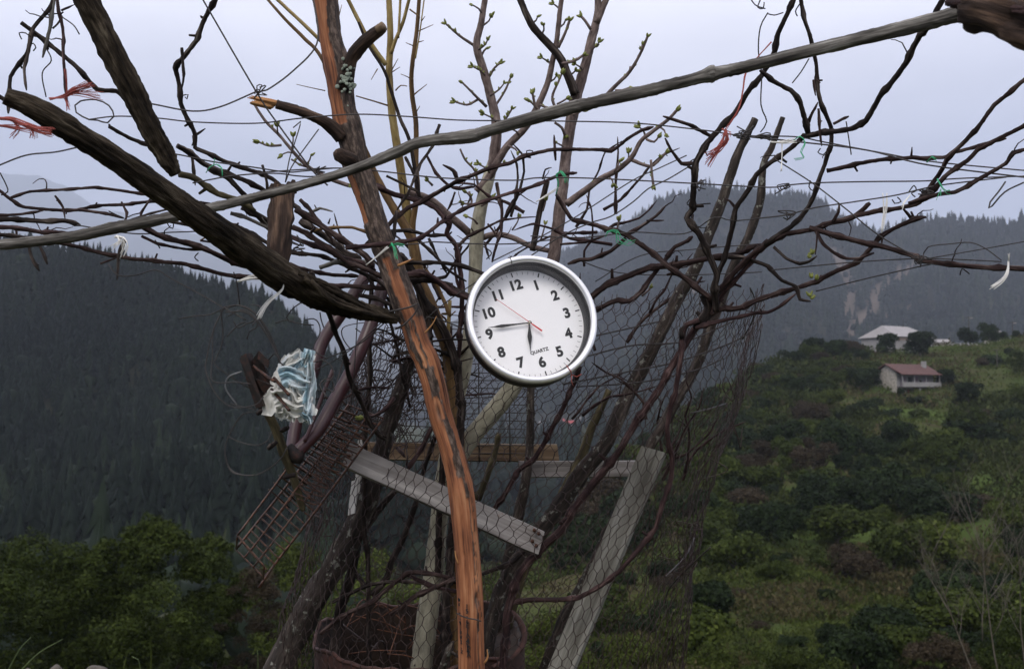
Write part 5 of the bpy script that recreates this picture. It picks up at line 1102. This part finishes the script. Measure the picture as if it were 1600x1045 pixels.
# twisted wire knots
for x, y, d in ((405, 143, 2.05), (1095, 288, 2.24), (1159, 212, 2.2), (1441, 405, 2.1), (1222, 292, 2.2), (500, 268, 2.3), (466, 382, 2.2), (1230, 335, 2.25), (1200, 215, 2.2), (1168, 205, 2.2), (1450, 300, 2.12)):
    mb = MB()
    for q in range(2):
        txt = ' '.join(f'{x+random.gauss(0,7):.1f},{y+random.gauss(0,5):.1f}' for _ in range(7)); wire_tube(mb, txt, 2, d, d - .02, 4, 3)
    where = {405: 'where two wires cross at upper left', 1095: 'on the second wire by the tall vine cane', 1159: 'at the top of the thick dead stem', 1441: 'at the right-hand wire bundle', 1222: 'on the second wire right of the dead stems', 500: 'just left of the trunk at the grey pole', 466: 'on the left vine below the stake', 1230: 'at the left end of the rising wire', 1200: 'between the two dead stem tops', 1168: 'left of the dead stem top', 1450: 'among tendrils on the right canes'}[x]
    tag(mb.build('wire_knot', M['wire']), f'tangled wire knot {where}', 'wire', 'wire knots')

# ------------------------------------------------------------------ ties: red, green, white
def tassel(name, mat, segs, label, cat, strands=9, spread=4, w=1.6, group=None):
    mb = MB()
    for tx, d, n_, sp in segs:
        pts = S(tx)
        for k in range(n_):
            g = random.gauss(0, sp); h = random.gauss(0, sp)
            q = [(x + g * (i / max(1, len(pts) - 1)) + random.gauss(0, sp * .25), y + h * (i / max(1, len(pts) - 1)) + random.gauss(0, sp * .25)) for i, (x, y) in enumerate(pts)]
            W3, rr = path(q, w, w * .6, d, d - .02 + random.gauss(0, .006), 5); tube(mb, W3, rr, 4)
    return tag(mb.build(name, M[mat]), label, cat, group)
TG = 'red twine ties'
tassel('red_twine', 'twine_red', [('78,155 100,150 115,142 142,132', 1.62, 22, 4), ('100,150 120,146 155,152', 1.62, 8, 4), ('99,152 104,160 106,170', 1.62, 9, 2), ('104,158 104,130 102,108', 1.64, 4, 1)], 'frayed red twine knotted on the thick log at upper left', 'twine', group=TG)
tassel('red_twine', 'twine_red', [('-8,186 15,186 40,195 62,204 80,206', 1.6, 26, 4), ('15,186 30,200 20,214', 1.6, 8, 5), ('40,194 52,206 54,216', 1.6, 8, 4), ('-5,196 20,198 50,200', 1.6, 8, 4)], 'frayed red twine at the left edge under the log end', 'twine', group=TG)
tassel('red_twine', 'twine_red', [('1205,66 1179,95 1165,115 1160,144 1153,172 1133,204', 2.05, 3, 1), ('1133,204 1135,220 1122,234 1108,244', 2.14, 16, 4), ('1133,206 1126,228 1106,256', 2.14, 9, 3), ('1128,202 1138,206 1134,214', 2.13, 9, 3)], 'red cord hanging from the grey pole with frayed end', 'twine', group=TG)
GG = 'green string ties'
for segs, lab in (([('869,303 872,288 870,272 876,268 884,280 884,286', 2.33, 5, 2)], 'green string round the tree stem above the clock'), ([('946,370 950,362 962,362 966,376 975,382 985,378', 2.37, 4, 4)], 'green string on the level wire right of the clock'),
 ([('322,270 328,262 338,257 346,262 347,275', 2.14, 3, 1.2), ('334,258 336,250', 2.14, 2, 1)], 'green string loop on the cane above the thick log'), ([('608,386 612,380 616,386 618,398 620,404', 2.2, 5, 1.5), ('610,384 620,382 630,386', 2.2, 3, 2)], 'green string tied on the stripped trunk beside white string'),
 ([('1240,220 1250,212 1258,222 1252,236 1256,244 1242,246', 2.15, 3, 2)], 'green string hanging below the forked cane'), ([('1448,254 1456,245 1463,250', 2.06, 3, 2)], 'green string on the upper right cane'), ([('1464,280 1470,290 1478,300 1484,300', 2.05, 4, 2), ('1470,296 1466,308', 2.05, 2, 2)], 'green string on the crossing canes at the right edge')):
    tassel('green_string', 'twine_green', segs, lab, 'string', w=1.5, group=GG)
SGp = 'white string ties'
for segs, lab in (([('372,440 395,433 412,432', 2.1, 10, 3), ('445,435 441,452 432,462 420,472 410,485 404,498', 2.05, 12, 1.6)], 'white strip of twisted plastic hanging under the thick log'), ([('572,414 590,400 606,386', 2.19, 8, 1.0)], 'white string end on the stripped trunk'), ([('1576,408 1574,425 1566,438 1551,450', 1.98, 12, 2), ('1576,408 1576,398', 1.98, 5, 1)], 'frayed white string hanging at the right edge'),
 ([('1379,302 1381,325 1380,345 1378,362', 2.18, 3, 1.2), ('1386,302 1385,325 1379,362', 2.18, 3, 1)], 'loop of white string hanging between two right canes'), ([('1422,305 1412,318 1410,326', 2.12, 6, 1)], 'short white string tag on the right canes'), ([('180,370 190,372 196,385 190,398', 2.16, 8, 5), ('182,368 188,378 176,388', 2.16, 6, 4)], 'frayed white string under the grey pole at left'), ([('1222,225 1222,245 1221,268', 2.15, 5, 1), ('1204,222 1225,222 1245,220', 2.15, 6, 3)], 'straw-coloured string between the dead stem tops'), ([('838,315 855,305 872,294', 2.34, 4, 1.5)], 'pale string end at the green tie above the clock')):
    tassel('white_string', 'string', segs, lab, 'string', w=1.5, group=SGp)

# ------------------------------------------------------------------ maroon tube frame, bracket, rag, coil, rack
mf = thing('tube_frame', P(458, 712, 2.3), 'bent maroon metal tube frame below the sloping log', 'frame')
for tx, w, d0, d1 in (('606,425 596,455 581,502 564,545 544,589 521,629 499,669 480,690 462,708', 21, 2.5, 2.3), ('572,430 537,484 514,517 501,541 489,580 474,620 464,654 458,690 456,714', 20, 2.56, 2.3), ('520,578 505,615 490,655 476,690', 6, 2.34, 2.3)):
    mb = MB(); limb(mb, tx, w, w, d0, d1, 14, 0, 6); mb.build('tube', M['maroon'], mf)
mb = MB(); limb(mb, '450,700,22 462,712,24 472,716,18', 0, 0, 2.3, 2.29, 10, .2, 4); mb.build('joint', M['bracket'], mf)
rd = one('stake', '385,560,13 400,600,15 412,634,15 429,666,15 444,709,15 456,738,14 470,785,11 474,797,7', 0, 0, 2.2, 2.33, 'mossy', 'thin dark stake carrying the rusty bracket and rag', 'stake', 10, .15)
for tx in ('412,640 402,646', '432,690 420,700 424,694', '440,672 450,668', '460,742 444,745'):
    mb = MB(); limb(mb, tx, 8, 7, 2.2, 2.18, 7, .2, 4); mb.build('stub', M['vine_dark'], rd)
bk = thing('rusty_bracket', P(410, 640, 2.14), 'broken rusty metal bracket wired to the thin stake', 'bracket')
def plate(pts, d, th, mat, name, par, dd=0):
    mb = MB(); a = [P(x, y, d + dd * k) for k, (x, y) in enumerate(pts)]; b = [p + FWD * th for p in a]; n = len(a)
    mb.add(a + b, [tuple(range(n)), tuple(range(2 * n - 1, n - 1, -1))] + [(i, i + n, (i + 1) % n + n, (i + 1) % n) for i in range(n)]); mb.build(name, M[mat], par, False)
plate([(376, 556), (386, 553), (424, 592), (440, 618), (432, 628), (404, 640), (396, 622)], 2.14, .02, 'bracket', 'back_plate', bk)
plate([(374, 560), (384, 552), (412, 634), (400, 638)], 2.10, .05, 'bracket', 'side_flange', bk, .004)
plate([(394, 562), (404, 548), (416, 580), (424, 600), (408, 592)], 2.13, .012, 'bracket', 'torn_plate', bk, .003)
plate([(405, 548), (402, 560), (418, 575), (421, 565)], 2.115, .006, 'bracket', 'tab', bk)
plate([(400, 592), (420, 600), (444, 608), (440, 620), (410, 612)], 2.105, .015, 'bracket', 'cross_plate', bk, .002)
for tx in ('428,590 440,604 452,617', '424,608 438,624 452,641', '396,572 420,590 430,596'): mb = MB(); limb(mb, tx, 5, 5, 2.10, 2.05, 8, .1, 5); mb.build('rod', M['rack'], bk)
# crumpled rag: torn plastic sheet, white below and light blue above
def rag_sheet(cx, cy, hx, hy, d, amp, seed, n=54):
    mb = MB(); vs, ms, ok = [], [], []
    for j in range(n):
        for i in range(n):
            u, v_ = 2 * i / (n - 1) - 1, 2 * j / (n - 1) - 1
            q = Vector((u * 1.7 + seed, v_ * 1.7, seed)); a = math.atan2(v_, u); rr = math.hypot(u, v_)
            lim = .78 + .30 * noise.noise(Vector((math.cos(a) * 2.2, math.sin(a) * 2.2, seed))) + .12 * noise.noise(Vector((math.cos(a) * 8, math.sin(a) * 8, seed)))
            ok.append(rr < lim)
            qs = Vector((u * 3.1 + v_ * .9 + seed, v_ * 1.0 - u * .5, seed)); rid = (1 - abs(noise.noise(qs)) * 2.2) * .6 + (1 - abs(noise.noise(qs * 2.3)) * 2) * .22 + noise.noise(qs * 4.5) * .10
            x = cx + u * hx + 7 * noise.noise(q * 2.1 + Vector((9, 0, 0))); y = cy + v_ * hy + 7 * noise.noise(q * 2.1 + Vector((0, 9, 0)))
            vs.append(P(x, y, d - amp * rid + .03 * rr * rr)); ms.append(max(0, min(1, .5 + 2.2 * noise.noise(Vector((u * 1.4 + seed, v_ * 1.4, 7))) + (-.25 - v_) * .9)))
    fs = [(j * n + i, j * n + i + 1, (j + 1) * n + i + 1, (j + 1) * n + i) for j in range(n - 1) for i in range(n - 1) if ok[j * n + i] and ok[j * n + i + 1] and ok[(j + 1) * n + i] and ok[(j + 1) * n + i + 1]]
    mb.add(vs, fs, None, ms); return mb
m, t_, b_ = new_mat('torn_plastic'); a_ = attr(t_, 'mask').outputs['Fac']
t_.links.new(ramp_node(t_, a_, [(.4, (.72, .71, .65)), (.68, (.66, .74, .77)), (1.0, (.38, .58, .66))]), b_.inputs['Base Color']); b_.inputs['Roughness'].default_value = .55
tr = t_.nodes.new('ShaderNodeBsdfTranslucent'); tr.inputs[0].default_value = (.55, .6, .6, 1); mx = t_.nodes.new('ShaderNodeMixShader'); mx.inputs[0].default_value = .22
t_.links.new(b_.outputs[0], mx.inputs[1]); t_.links.new(tr.outputs[0], mx.inputs[2]); t_.links.new(mx.outputs[0], t_.nodes['Material Output'].inputs[0]); M['rag'] = m
rg = thing('rag', P(452, 660, 2.1), 'torn white and pale blue plastic rag caught on the bracket', 'rag')
rag_sheet(450, 618, 44, 52, 2.15, .02, 3.3).build('main_sheet', m, rg)
def ribbon(tx, w0, w1, d, blue, seed, nu=18):
    "a hanging strip of thin plastic with soft pleats and a torn lower end"
    pts = catmull([(x, y, w0 + (w1 - w0) * k) for k, (x, y) in enumerate(S(tx))] if 0 else [(x, y, 0) for x, y in S(tx)], 2.2); n = len(pts); mb = MB(); vs, ms = [], []
    for i, (x, y, _) in enumerate(pts):
        t = i / (n - 1); w = w0 + (w1 - w0) * t; tg = pts[min(i + 1, n - 1)] - pts[max(i - 1, 0)]; tg = tg / max(1e-6, math.hypot(tg[0], tg[1])); nx_, ny_ = -tg[1], tg[0]
        for k in range(nu):
            u = 2 * k / (nu - 1) - 1; q = Vector((u * 1.6 + seed, t * 1.5, seed)); e = 1 + .45 * noise.noise(Vector((t * 4, u * .8, seed + 4))) + .15 * noise.noise(Vector((t * 14, u, seed)))
            ln_ = t if t < .8 else .8 + (t - .8) * (1 + 1.4 * noise.noise(Vector((u * 3, seed, 2))))
            j_ = min(n - 1, max(0, int(ln_ * (n - 1)))); px_, py_ = pts[j_][0], pts[j_][1]
            fold = .009 * math.sin(u * 7.5 + seed + 3.2 * noise.noise(q)) + .020 * noise.noise(q * 1.6) + .008 * noise.noise(q * 4) - .008 * (1 - u * u)
            vs.append(P(px_ + nx_ * u * w * e, py_ + ny_ * u * w * e, d + fold)); ms.append(max(0, min(1, blue + .5 * noise.noise(q * 1.2))))
    mb.add(vs, [(i * nu + k, i * nu + k + 1, (i + 1) * nu + k + 1, (i + 1) * nu + k) for i in range(n - 1) for k in range(nu - 1)], None, ms); mb.build('fold', m, rg)
for k, (tx, w0, w1, blue) in enumerate((('462,562 450,588 440,618 434,652', 20, 27, .12), ('480,552 472,578 468,606 466,648', 12, 24, .55), ('484,566 484,590 480,618 474,648', 10, 15, .75), ('438,592 452,588 470,596 484,600', 16, 13, .8), ('428,628 444,624 460,634 474,634', 18, 15, .15), ('474,552 462,562 448,570 440,580', 13, 9, .5), ('452,600 456,616 462,636 462,660', 13, 17, .3), ('484,546 480,560 472,574', 8, 12, .95), ('472,644 482,652 486,662', 7, 4, .85))):
    ribbon(tx, w0, w1, 2.115 - .005 * (k % 5), blue, k * 3.7 + 1, 30)
# coil of old wire
wc = thing('wire_coil', P(400, 640, 2.12), 'loose coil of thin dark wire hung on the bracket', 'wire')
LOOPS = ['350,480 332,520 323,560 322,580 335,612 352,630 372,637 400,632 412,620', '352,478 334,515 332,560 330,590 340,598 366,597 392,600', '345,484 348,530 338,560 336,570 370,595 390,606', '350,480 360,478 376,478 400,492 418,520 430,545 441,565', '348,484 372,477 392,484 412,505 428,535 440,572', '352,488 384,488 406,508 424,536 438,568', '356,494 380,484 400,498 420,528 436,562', '392,476 405,478 410,488 400,502 394,508', '365,502 372,512 385,506 398,500 390,488', '354,526 372,508 384,503', '386,530 390,518 402,510 400,496', '397,643 378,648 362,672 353,692 352,712 360,735 378,742 400,742', '356,682 380,692 405,695 420,686 424,675', '352,712 358,730 372,740 398,742 420,732 440,715 448,700', '370,632 355,612 352,600 358,588 378,580', '400,640 372,634 360,630', '430,505 448,500 470,506 490,508', '488,462 460,480 448,496 452,502 480,508', '420,562 430,552 438,566 444,572', '470,600 500,610 520,605 515,590 500,600 510,620', '500,560 518,572 520,590 505,600 520,612 522,600', '476,500 490,498 498,505 500,520 490,545 510,560', '500,488 502,500 506,512']
for k, tx in enumerate(LOOPS): mb = MB(); wire_tube(mb, tx, 2.1 if k != 14 else 2.5, 2.13 + .03 * math.sin(k * 2.1), 2.11 - .03 * math.cos(k), 5, 4); mb.build('loop', M['wire'] if k != 14 else plain('bright_wire', (.14, .14, .14), .4, .7), wc)
# rusty wire rack
rk = thing('wire_rack', P(406, 918, 2.3), 'rusty bent wire rack hanging left of the netting', 'rack')
def bil(a, b, c, d, u, v_):
    return tuple((a[k] * (1 - u) + b[k] * u) * (1 - v_) + (d[k] * (1 - u) + c[k] * u) * v_ for k in range(3))
q0, q1, q2, q3 = (369, 857, 2.34), (411, 905, 2.28), (598, 655, 2.42), (545, 632, 2.48)     # lower left, lower right, upper right, upper left
def rod(a, b, w=3, name='rod', bend=0):
    mb = MB(); m_ = [(a[k] + b[k]) / 2 for k in range(3)]; tx = [(a[0], a[1], w, a[2]), (m_[0] + bend, m_[1] + bend * .6, w, m_[2]), (b[0], b[1], w, b[2])]
    limb(mb, tx, 0, 0, 0, 0, 6, 0, 10); mb.build(name, M['rack'], rk)
for u, w in ((0, 4), (.30, 3), (.62, 3), (1, 4)): rod(bil(q0, q1, q2, q3, u, 0 if u else -.0), bil(q0, q1, q2, q3, u, 1), w, 'long_rod', 1.5)
rod((404, 918, 2.27), bil(q0, q1, q2, q3, 1, .1), 4, 'long_rod')
for k in range(24): rod(bil(q0, q1, q2, q3, 0, k / 23 + .01 * random.uniform(-1, 1)), bil(q0, q1, q2, q3, 1, k / 23 + .01 * random.uniform(-1, 1)), 2.6, 'cross_rod', random.gauss(0, 1))
e0, e1 = [(x + 2, y - 21, d - .07) for x, y, d in (q0, q1)]; e2, e3 = [(x - 14, y - 14, d - .06) for x, y, d in (q2, q3)]
rod(e0, e1, 3.2, 'edge_rod'); rod(q0, e0, 3, 'edge_rod'); rod(q1, e1, 3, 'edge_rod')
rod(e0, e3, 3.4, 'edge_rod', 1); rod(bil(e0, e1, e2, e3, .5, 0), bil(e0, e1, e2, e3, .55, .8), 2.8, 'long_rod')
for k in range(13): rod(bil(e0, e1, e2, e3, -.05, .32 + .05 * k), bil(q0, q1, q2, q3, .42 + .05 * math.sin(k), .36 + .05 * k), 2.6, 'hook', 2)
for k in range(9): rod(bil(e0, e1, e2, e3, .1, .45 + .05 * k), bil(e0, e1, e2, e3, .95, .43 + .055 * k), 2.4, 'cross_rod', random.gauss(0, 3))
for k in range(10): mb = MB(); a = bil(e0, e1, e2, e3, .55, .4 + .055 * k); wire_tube(mb, f'{a[0]},{a[1]} {a[0]+22},{a[1]+9} {a[0]+34},{a[1]+13} {a[0]+36},{a[1]+18} {a[0]+26},{a[1]+17} {a[0]+4},{a[1]+9}', 2.2, a[2], a[2] - .02, 5, 5); mb.build('bent_rod', M['rack'], rk)
# welded wire panel behind the trunk
wp_ = thing('welded_panel', P(700, 700, 2.9), 'welded wire panel of close level rods behind the trunk', 'wire panel')
for k in range(19):
    y = 478 + k * 12.6; mb = MB(); wire_tube(mb, f'{622 + 9*math.sin(k*1.7)+ max(0,(540-y))*.8},{y+random.gauss(0,2)} 680,{y+random.gauss(0,1.5)} 720,{y+2+random.gauss(0,1.5)} 800,{y+3} 838,{y+4}', 1.6, 2.92, 2.9, 5, 20, .004); mb.build('level_rod', M['wire'], wp_)
for x in (706, 748, 796): mb = MB(); wire_tube(mb, f'{x},{505} {x},{600} {x+1},{722}', 2.2, 2.925, 2.905, 5, 25, .004); mb.build('upright_rod', M['wire'], wp_)

# ------------------------------------------------------------------ chicken wire netting
EDGE = [(440, 600, 1196), (480, 585, 1190), (560, 560, 1172), (640, 530, 1150), (760, 498, 1112), (860, 476, 1086), (950, 458, 1062), (1045, 446, 1045), (1200, 440, 1030)]
def edge(y):
    for (y0, l0, r0), (y1, l1, r1) in zip(EDGE[:-1], EDGE[1:]):
        if y <= y1 or y1 == 1200:
            t = (y - y0) / (y1 - y0); return l0 + (l1 - l0) * t, r0 + (r1 - r0) * t
DC = 2.73
def net_pt(th, y):
    l, r = edge(y); c, h = (l + r) / 2, (r - l) / 2
    ca, sa = math.cos(th), math.sin(th); d = DC - .35 * sa
    q = Vector((ca * 2.3, sa * 2.3, y * .006)); bul = 1 + .05 * noise.noise(q) 
    xw = (c - 800) / F * DC + (h * bul) / F * DC * ca
    d += .035 * noise.noise(q * 1.7) + .012 * noise.noise(q * 5)
    z = P(c, y, DC).z + .022 * noise.noise(q * 2.2 + Vector((3, 0, 0))) + .006 * noise.noise(q * 9)
    xw += .018 * noise.noise(q * 2.5 + Vector((0, 7, 0))) + .006 * noise.noise(q * 9 + Vector((5, 5, 5)))
    return Vector((xw, CAM.y + d, z))
NC = 116; RP = 15.4; NR = 49; mb_f = MB()
def net_edge(a, b, rad):
    pa, pb = net_pt(*a), net_pt(*b)
    tube(mb_f, [pa, pb], [rad, rad], 3, False)
def top_ok(th, y):
    x = 800 + math.cos(th) * 300; lim = 470 + 60 * noise.noise(Vector((math.cos(th) * 1.4, math.sin(th) * 1.4, 2))) + (70 if math.cos(th) < -.1 else 0) - (30 if math.sin(th) < 0 else 0)
    return y > lim
for r_ in range(NR):
    y0 = 445 + r_ * RP; o_ = .5 * (r_ % 2)
    for c_ in range(NC):
        th = 2 * math.pi * (c_ + o_) / NC; hw = math.pi / NC
        j1, j2 = random.gauss(0, .10), random.gauss(0, 1.2)
        if not top_ok(th, y0): continue
        if math.sin(th) < -.2 and noise.noise(Vector((th * 1.3, y0 * .01, 4))) > .25: continue     # gaps in the far side
        net_edge((th, y0 ), (th, y0 + RP * .46), .0014)
        for s_ in (-1, 1): net_edge((th, y0 + RP * .46), (th + s_ * hw, y0 + RP), .0009)
o = mb_f.build('wire_netting', M['net']); tag(o, 'sagging chicken wire netting wrapped round the stems below the clock', 'netting')
for tx in ('880,600 969,583 1053,566 1139,537 1176,515 1182,495', '900,604 1000,597 1087,578 1130,560', '905,530 960,518 1040,500', '1080,645 1110,638 1135,630', '1172,450 1180,470 1176,500 1160,530', '1110,855 1072,890 1045,920 1040,940', '905,560 985,540 1070,533 1150,500', '1040,900 1070,870 1085,840'):
    mb = MB(); wire_tube(mb, tx, 2.6, 2.44, 2.66, 5, 10); mb.build('selvedge_wire', M['wire'], o)
for k in range(34):
    x, y = random.uniform(545, 655), random.uniform(490, 700); mb = MB(); wire_tube(mb, ' '.join(f'{x+random.gauss(0,24):.1f},{y+random.gauss(0,20):.1f}' for _ in range(5)), 1.8, 2.6, 2.75, 4, 6); mb.build('loose_end', M['net'], o)
for k in range(26):                              # crumpled loose ends along the left edge
    y = random.uniform(560, 900); l, r = edge(y); x = l + random.uniform(-5, 60) if k % 3 else r - random.uniform(-12, 25)
    mb = MB(); wire_tube(mb, ' '.join(f'{x+random.gauss(0,16):.1f},{y+random.gauss(0,16):.1f}' for _ in range(6)), 1.8, 2.6, 2.56, 4, 5); mb.build('loose_end', M['net'], o)

# ------------------------------------------------------------------ rusty drum
dc = P(657, 990, 2.78); dm = thing('rusty_drum', Vector((dc.x, dc.y + .2, -.12)), 'rusty open steel drum holding old wire at the bottom', 'drum')
ax = (Vector((0, 0, 1)) - FWD * .085).normalized(); ux = RIGHT; uy = ax.cross(ux).normalized()
RD = 163 * 2.78 / F
def drum_wall(name, r, mat, ys, jag):
    mb = MB(); seg = 80; vs = []
    for k in range(seg):
        a = 2 * math.pi * k / seg; e = ux * math.cos(a) + uy * math.sin(a)
        for j, h in enumerate(ys):
            top = jag * (.030 * noise.noise(Vector((math.cos(a) * 2, math.sin(a) * 2, 1))) + .010 * noise.noise(Vector((math.cos(a) * 9, math.sin(a) * 9, 1)))) if j == 0 else 0
            rb = r * (1 + .018 * math.exp(-((h + .30) / .02) ** 2) + .012 * noise.noise(Vector((math.cos(a) * 2, math.sin(a) * 2, h * 3))))
            vs.append(dc + e * rb + ax * (h + top))
    n = len(ys); mb.add(vs, [(k * n + j, ((k + 1) % seg) * n + j, ((k + 1) % seg) * n + j + 1, k * n + j + 1) for k in range(seg) for j in range(n - 1)]); return mb.build(name, mat, dm)
YS = [0, -.03, -.08, -.15, -.22, -.27, -.285, -.30, -.315, -.33, -.4, -.5, -.62, -.75, -.9]
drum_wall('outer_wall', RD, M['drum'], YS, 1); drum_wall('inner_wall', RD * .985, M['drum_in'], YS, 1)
mb = MB(); pts = []
for k in range(81):
    a = 2 * math.pi * k / 80; pts.append(dc + (ux * math.cos(a) + uy * math.sin(a)) * RD * (1 + .012 * noise.noise(Vector((math.cos(a) * 2, math.sin(a) * 2, 0)))) + ax * (.030 * noise.noise(Vector((math.cos(a) * 2, math.sin(a) * 2, 1))) + .010 * noise.noise(Vector((math.cos(a) * 9, math.sin(a) * 9, 1))) + .002))
tube(mb, pts, [.0055] * 81, 6); mb.build('rim', M['drum'], dm)
mb = MB(); limb(mb, '785,946,6 806,962,9 819,985,10 816,1008,10 800,1025,8 770,1042,7', 0, 0, 2.72, 2.52, 8, .15, 5); mb.build('bent_lip', M['drum'], dm)
mb = MB(); pl_ = [P(x, y, d) for x, y, d in ((760, 1045, 2.6), (765, 985, 2.8), (785, 955, 2.85), (806, 968, 2.8), (814, 990, 2.7), (810, 1010, 2.6), (795, 1028, 2.55))]
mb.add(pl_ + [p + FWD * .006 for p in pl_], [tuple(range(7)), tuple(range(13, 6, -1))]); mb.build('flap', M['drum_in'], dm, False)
ow = thing('old_wire', P(640, 1045, 2.78), 'tangle of rusty orange wire inside the drum', 'wire')
for k in range(24):
    x0, y0 = random.uniform(530, 700), random.uniform(950, 1040); L_ = random.uniform(40, 110); a = random.uniform(-1.2, 1.2); cv = random.gauss(0, 22)
    mb = MB(); wire_tube(mb, f'{x0},{y0} {x0+L_*.5*math.cos(a)+cv*.3},{y0-L_*.5*math.sin(a)-abs(cv)} {x0+L_*math.cos(a)},{y0-L_*math.sin(a)*.5}', 2.2, random.uniform(2.6, 2.8), random.uniform(2.6, 2.85), 5, 6, .05)
    mb.build('strand', M['wire_rust'] if k % 3 else M['net'], ow)

# ------------------------------------------------------------------ stones, weeds and grass at the lower left
M['weed'] = plain('weed_green', (.07, .10, .03), .7); M['stone'] = plain('field_stone', (.075, .065, .055), .95, 0, .4, 9)
for x, w, h, lab in ((150, 40, 12, 'larger pale stone at the bottom left'), (88, 22, 14, 'brownish stone left of the larger pale stone'), (42, 18, 8, 'small flat stone nearest the left corner')):
    d = 6.0; p = P(x, 1049, d); s_ = w * d / F / 2; mb = MB(); vs, fs = [], []; n = 16
    for j in range(9):
        for i in range(n):
            a, bta = 2 * math.pi * i / n, math.pi * j / 8; q = Vector((math.sin(bta) * math.cos(a), math.sin(bta) * math.sin(a), math.cos(bta))); e = 1 + .22 * noise.noise(q * 1.5 + Vector((x, 0, 0))) + .07 * noise.noise(q * 5)
            vs.append(p + Vector((q.x * s_ * e, q.y * s_ * .8 * e, q.z * h * d / F * e - .01)))
    fs = [(j * n + i, j * n + (i + 1) % n, (j + 1) * n + (i + 1) % n, (j + 1) * n + i) for j in range(8) for i in range(n)]
    mb.add(vs, fs); tag(mb.build('stone', M['stone']), lab, 'stone', 'stones on the ground')
mb = MB(); rr = random.Random(4)
for k in range(1500):
    x = rr.uniform(-40, 470); d = rr.uniform(4.2, 6.1); px_ = P(x, 1045, d); g = Vector((px_.x, d, plateau(px_.x, d) - .02)); h = rr.uniform(.05, .16) * (2.0 if rr.random() < .06 else 1) * (1.3 if 200 < x < 270 or 320 < x < 350 else .8)
    ln = Vector((rr.gauss(0, .3), rr.gauss(0, .3), 1)).normalized(); sd_ = RIGHT * rr.uniform(.002, .0045); v_ = rr.random()
    mid = g + ln * h * .55 + Vector((0, 0, .01)); tip = g + ln * h + Vector((ln.x * h * .7, ln.y * h * .7, -h * .15))
    mb.add([g - sd_, g + sd_, mid + sd_ * .7, mid - sd_ * .7, tip], [(0, 1, 2, 3), (3, 2, 4)], None, [v_] * 5)
o = mb.build('grass', M['leaf_light'], None, False); o['kind'] = 'stuff'; tag(o, 'sparse grass blades along the edge of the flat', 'grass')
for tx, lab in (('10,1052 30,1015 48,995', 'left weed stalk leaning right at the bottom left'), ('30,1050 60,1020 98,998', 'longer weed stalk beside it leaning right'), ('403,1046 403,1030 402,1015', 'single upright green shoot left of the dark crooked trunk'), ('220,1052 216,1030 206,1025', 'pale green shoot beside the larger stone')):
    mb = MB(); limb(mb, tx, 2.4, 1.2, 5.6, 5.5, 6, .1, 6); tag(mb.build('weed', M['weed']), lab, 'weed', 'weeds on the flat')
